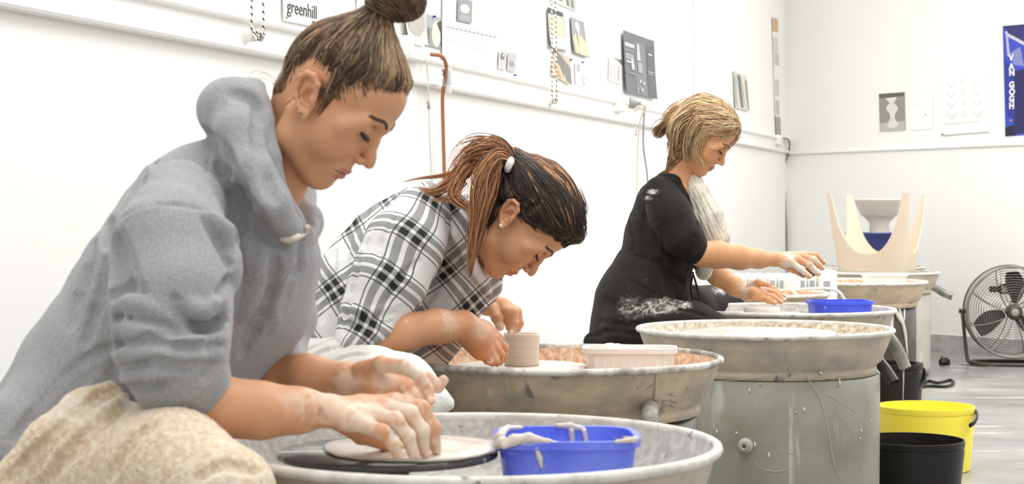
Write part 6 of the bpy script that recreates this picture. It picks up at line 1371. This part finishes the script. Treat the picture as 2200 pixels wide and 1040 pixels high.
claytone(bv, bc, [(P(1600, 620, 5.92), .035, .9), (P(1645, 610, 5.92), .03, .9), (P(1615, 645, 5.92), .02, .7)], (222, 206, 190))
p3 = person_obj('fair haired woman in a black top and clay smeared apron reaching over a wheel', [(hw, hf), (cv0, cf0), (av, af), (bv, bf)], [hc, cc0, ac, bc], Vector((.40, 5.80, 0)))
lashes_brows(HM3, hb, p3, (120, 92, 66), 2.6, .008); eyeballs(HM3, p3)
for q in FG + FGb: nail('fingernail', p3, q[-2], q[-1], M_nail)
# hair: loose swept bob with a short tail
hl3 = hairline([(-.12, -.075), (-.06, -.078), (-.03, -.075), (-.005, -.062), (.012, -.040), (.030, .0), (.046, .028), (.07, .050), (.095, .066), (.108, .078), (.13, .08)])
def pr3(c):
    c.ell((.006, 0, .046), (.106, .086, .090), k=.01); c.ell((.050, 0, .062), (.074, .076, .056), k=.02); c.ell((-.045, 0, -.01), (.060, .072, .055), k=.03); c.cone((-.035, 0, .085), .045, (-.01, 0, .095), .038, .02)
(cv, cf), cb, uV, pick = hair_cap(hs, pr3, hl3, .022, .015)
PF = [(206, 172, 126), (188, 150, 106), (224, 196, 154), (164, 126, 88), (216, 184, 140), (140, 104, 72), (120, 90, 64), (232, 208, 170), (100, 76, 56), (196, 160, 116)]
paths = []; tones = []; crown = Vector((.015, .01, .150)); part = Vector((.085, .01, .112))
def fl3(p, u):
    d = p - part; d.y *= .8; dd = Vector((-.55, d.y * 2.2, -.25 - max(0, .06 - p.z) * 6))
    if p.x > .05: dd = Vector((-.6, (p.y - .01) * 6, -.35))
    return dd
for i in rng.choice(pick, 3000):
    p = Vector(uV[i])
    if p.z < .0 and random.random() < .5: continue
    pt = trace(cb, p, fl3, random.uniform(.07, .17), .010, .006, random.uniform(.0009, .0017), jit=.05, wav=.22)
    lo = p.z < .02 or random.random() < .2; t_ = hairtone(PF[3:4] + PF[5:7] + PF[8:] if lo else PF[:3] + PF[4:5] + PF[7:8] + PF[9:]); paths.append(pt); tones.append((t_, tuple(x * random.uniform(.8, 1.3) for x in t_)))
Mi = HM3.inverted()
bundle([(1548, 240, 5.70, 14), (1520, 262, 5.67, 16), (1500, 300, 5.665, 14), (1496, 330, 5.67, 10), (1508, 352, 5.67, 5), (1516, 362, 5.67, 2)], 120, 1, PF[:5], .0014, .01, .5)
bundle([(1535, 232, 5.70, 14), (1495, 262, 5.66, 16), (1478, 300, 5.665, 12), (1476, 335, 5.68, 8), (1482, 352, 5.69, 4)], 120, 1, PF, .0014, .01, .5)
bundle([(1510, 232, 5.70, 16), (1462, 262, 5.67, 16), (1448, 300, 5.68, 14), (1444, 330, 5.70, 10), (1450, 345, 5.70, 6)], 130, 1, PF[3:] , .0014, .015, .5)
bundle([(1500, 225, 5.76, 14), (1450, 238, 5.76, 14), (1425, 265, 5.76, 8), (1410, 285, 5.76, 4)], 90, 1, PF[:6], .0012, .02, .5)
bundle([(1440, 262, 5.76, 6), (1425, 272, 5.76, 12), (1412, 285, 5.76, 13), (1403, 295, 5.76, 8)], 170, 1, PF[5:7] + PF[8:9] + PF[3:4], .0015, .022, .6)
bundle([(1568, 268, 5.74, 8), (1578, 285, 5.74, 9), (1584, 297, 5.74, 6), (1578, 308, 5.74, 2)], 70, 1, PF[:5], .0012, .01, .6)
bundle([(1545, 225, 5.74, 14), (1572, 250, 5.73, 12), (1586, 280, 5.73, 6), (1588, 296, 5.73, 3)], 80, 1, PF[:5], .0012, .015, .6)
add_hair('hair', [(cv, cf)], paths, tones, (136, 104, 74), p3, HM3)
# black top
M_top = plain('black_cotton', lin(36, 30, 27), .9, bump=.2, bscale=300, var=.12, vscale=12)
m, nt, b = newmat('clay_smeared_black_cloth'); L = nt.links.new; b.inputs['Roughness'].default_value = .72; b.inputs['Specular IOR Level'].default_value = .25
at = nt.nodes.new('ShaderNodeAttribute'); at.attribute_name = 'tone'; tc = nt.nodes.new('ShaderNodeTexCoord')
mp = nt.nodes.new('ShaderNodeMapping'); mp.inputs['Scale'].default_value = (1, 1, 1.9); mp.inputs['Rotation'].default_value = (0, .5, 0); L(tc.outputs['Object'], mp.inputs[0])
n1 = nt.nodes.new('ShaderNodeTexNoise'); n1.inputs['Scale'].default_value = 24; n1.inputs['Detail'].default_value = 9; n1.inputs['Roughness'].default_value = .68; n1.inputs['Distortion'].default_value = 1.6; L(mp.outputs[0], n1.inputs['Vector'])
mu = nt.nodes.new('ShaderNodeMath'); mu.operation = 'MULTIPLY'; L(n1.outputs['Fac'], mu.inputs[0]); L(at.outputs['Fac'], mu.inputs[1])
rr_ = nt.nodes.new('ShaderNodeValToRGB'); cr = rr_.color_ramp; cr.elements[0].position = .35; cr.elements[0].color = lin(32, 27, 24); cr.elements[1].position = .60; cr.elements[1].color = lin(206, 202, 196)
e_ = cr.elements.new(.45); e_.color = lin(92, 87, 82); L(mu.outputs[0], rr_.inputs[0]); L(rr_.outputs[0], b.inputs['Base Color']); addbump(nt, b, .2, 260, tc); M_clayblk = m
def smear(spots, **k):
    def f(V):
        acc = np.zeros(len(V))
        for (px, py, Y, rx, ry, s_) in spots:
            p = np.array(P(px, py, Y)); d = ((V[:, 0] - p[0]) / R(rx, Y)) ** 2 + ((V[:, 2] - p[2]) / R(ry, Y)) ** 2 + ((V[:, 1] - p[1]) / .14) ** 2; acc = np.maximum(acc, min(s_ * 1.2, 1.16) * np.exp(-d * .8))
        return np.repeat(acc[:, None], 3, 1)
    return f
h = Solid((.30, 5.42, .60), (.84, 6.16, 1.18), .0038)
T = lambda pts, k=.03, fl=1.4: h.chain([tuple(P(a_, b_, Y)) + (R(r, Y),) for a_, b_, Y, r in pts], k, flat=((0, 1, 0), fl))
T([(1447, 393, 5.78, 36), (1430, 440, 5.78, 60), (1420, 500, 5.78, 72), (1410, 560, 5.78, 74), (1400, 620, 5.78, 84)], .03)
h.chain([tuple(P(a_, b_, Y)) + (R(r, Y),) for a_, b_, Y, r in [(1418, 420, 5.64, 40), (1440, 460, 5.59, 46), (1468, 510, 5.57, 43), (1488, 535, 5.57, 33)]], .02)
h.chain([tuple(P(a_, b_, Y)) + (R(r, Y),) for a_, b_, Y, r in [(1450, 430, 5.93, 40), (1480, 500, 5.99, 42), (1510, 555, 6.0, 30)]], .02)
h.chain([tuple(P(a_, b_, Y)) + (r,) for a_, b_, Y, r in [(1440, 345, 5.76, .050), (1470, 380, 5.76, .050), (1482, 420, 5.74, .040), (1492, 455, 5.72, .022), (1496, 475, 5.70, .010)]], .006, 'sub')
for pts, r, op in (([(1372, 400), (1395, 425), (1430, 418), (1462, 425)], .003, 'sub'), ([(1500, 480), (1488, 540), (1470, 600)], .008, 'sub'), ([(1385, 440), (1380, 500), (1395, 560)], .008, 'sub'), ([(1350, 470), (1360, 520), (1350, 560)], .007, 'sub'), ([(1420, 560), (1440, 590), (1470, 610)], .008, 'sub'), ([(1345, 545), (1380, 556), (1430, 565)], .005, 'sub'), ([(1400, 470), (1420, 500), (1420, 550)], .007, 'add')):
    h.fold(pts, r, r, op)
h.warp(lambda X, Y, Z: .002 * np.sin(X * 50 + 5 * np.sin(Y * 20)) * np.sin(Z * 40 + 5 * np.sin(X * 14)))
cloth('black_top', h, M_clayblk, p3, tonef=smear([(1405, 412, 5.55, 22, 10, 1.15), (1392, 425, 5.55, 16, 8, 1.0), (1425, 640, 5.5, 60, 20, .8)], seed=9))
# apron skirt and thighs
h = Solid((.20, 5.30, .40), (1.0, 6.36, .86), .0042)
T([(1392, 585, 5.78, 76), (1375, 650, 5.78, 92), (1360, 715, 5.78, 88), (1345, 760, 5.78, 80)], .04, 1.5)
h.chain([tuple(P(a_, b_, Y)) + (R(r, Y),) for a_, b_, Y, r in [(1360, 710, 5.62, 66), (1430, 700, 5.52, 56), (1490, 695, 5.46, 44), (1530, 702, 5.44, 34)]], .03)
h.chain([tuple(P(a_, b_, Y)) + (R(r, Y),) for a_, b_, Y, r in [(1380, 690, 5.95, 60), (1480, 665, 6.10, 50), (1560, 648, 6.32, 38)]], .03)
h.chain([tuple(P(a_, b_, Y)) + (R(r, Y),) for a_, b_, Y, r in [(1275, 735, 5.70, 22), (1330, 750, 5.62, 30), (1400, 755, 5.6, 30)]], .02)
for pts, r, op in (([(1318, 540), (1360, 548), (1430, 560), (1500, 560)], .005, 'sub'), ([(1300, 640), (1340, 660), (1400, 650), (1450, 640)], .010, 'sub'), ([(1290, 690), (1340, 700), (1400, 690)], .010, 'sub'), ([(1270, 720), (1320, 712), (1370, 722)], .009, 'sub'), ([(1350, 600), (1400, 630), (1450, 650)], .010, 'sub'), ([(1420, 590), (1430, 640), (1420, 660)], .008, 'add'), ([(1440, 660), (1480, 668), (1520, 680)], .006, 'sub'), ([(1480, 560), (1490, 610), (1480, 650)], .010, 'sub')):
    h.fold(pts, r, r, op)
cloth('apron', h, M_clayblk, p3, tonef=smear([(1420, 660, 5.50, 85, 30, 1.0), (1345, 660, 5.50, 70, 45, .85), (1470, 655, 5.45, 25, 14, 1.3), (1380, 600, 5.50, 40, 20, .75), (1310, 690, 5.6, 30, 20, .6), (1490, 600, 5.7, 15, 60, .8), (1440, 720, 5.5, 50, 16, .7), (1540, 625, 6.2, 40, 16, .9), (1350, 620, 5.5, 30, 12, .7)], seed=4))
# apron strings
bm = bmesh.new()
for pts in ([(1488, 585), (1496, 612), (1502, 640), (1496, 662)], [(1490, 585), (1484, 620), (1490, 655)]): tube(bm, [P(x, y, 5.66) for x, y in pts], [.006, .009, .008, .006][:len(pts)], 8, smooth=5, flat=.4)
obj('apron_string', bm, M_top, p3, world=True)
# legs
g = Solid((.26, 5.28, 0), (1.0, 6.5, .60), .009)
for pts in ([(.62, 5.42, .47, .062), (.70, 5.40, .30, .052), (.68, 5.40, .10, .044)], [(.80, 6.32, .53, .062), (.84, 6.34, .30, .052), (.82, 6.34, .10, .044)]): g.chain(pts, .02)
cloth('trousers', g, M_top, p3)
for (x, y) in ((.70, 5.40), (.84, 6.34)):
    sh_ = Solid((x - .10, y - .08, 0), (x + .26, y + .08, .14), .006); sh_.chain([(x - .02, y, .045, .040), (x + .07, y, .04, .038), (x + .15, y, .035, .030)], .02).cone((x - .01, y, .05), .042, (x - .01, y, .1), .045, .01); sh_.cut(lambda X, Y, Z: .004 - Z + 0 * X + 0 * Y)
    cloth('shoe', sh_, M_blk, p3)
stool('wooden work stool under the black clad woman', .38, 5.80, .42)
# neck towel
M_knit = layered('pale_grey_green_knit', [(.4, lin(196, 192, 176)), (.6, lin(222, 218, 204))], 30, rough=.95, bump=.5, bscale=200)
f = Solid((.50, 5.50, .62), (.80, 6.0, 1.12), .0030)
FX_ = ((1, -.25, .25), .34)
f.chain([tuple(P(a_, b_, Y)) + (R(r, Y),) for a_, b_, Y, r in [(1462, 372, 5.86, 20), (1486, 382, 5.78, 20), (1500, 420, 5.72, 26), (1522, 470, 5.70, 36), (1538, 512, 5.70, 34)]], .01, flat=((0.9, 0, -.3), .9))
f.chain([tuple(P(a_, b_, Y)) + (R(r, Y),) for a_, b_, Y, r in [(1520, 500, 5.74, 22), (1515, 560, 5.76, 20), (1512, 584, 5.76, 18)]], .01)
f.cone(P(1490, 610, 5.70), .001, P(1490, 611, 5.70), .001)
for pts in ([(1492, 400), (1512, 460), (1530, 520)], [(1500, 395), (1525, 450), (1546, 505)], [(1486, 410), (1500, 470), (1515, 530)], [(1510, 420), (1535, 465), (1553, 500)]): f.fold(pts, .0045, .003)
f.warp(lambda X, Y, Z: .0010 * np.sin((X + Z * .5) * 480))
V, F = f.mesh(smooth=1); o = obj('neck_towel', buildmesh('neck_towel', [(V, F)]), M_knit); tag(o, 'pale grey ribbed towel hanging round the neck of the black clad woman', 'towel')
s_ = Solid((.95, 5.64, .66), (1.06, 5.82, .78), .0022); s_.ell(P(1736, 586, 5.715), (.030, .024, .016), k=.01); s_.warp(lambda X, Y, Z: .0012 * np.sin(X * 500) * np.sin(Z * 520) * np.sin(Y * 480))
o = obj('sponge', buildmesh('sponge', [s_.mesh()]), plain('wet_brown_sponge', lin(130, 112, 94), .9, bump=.6, bscale=250)); tag(o, 'wet brown sponge held in the raised hand of the black clad woman', 'sponge')
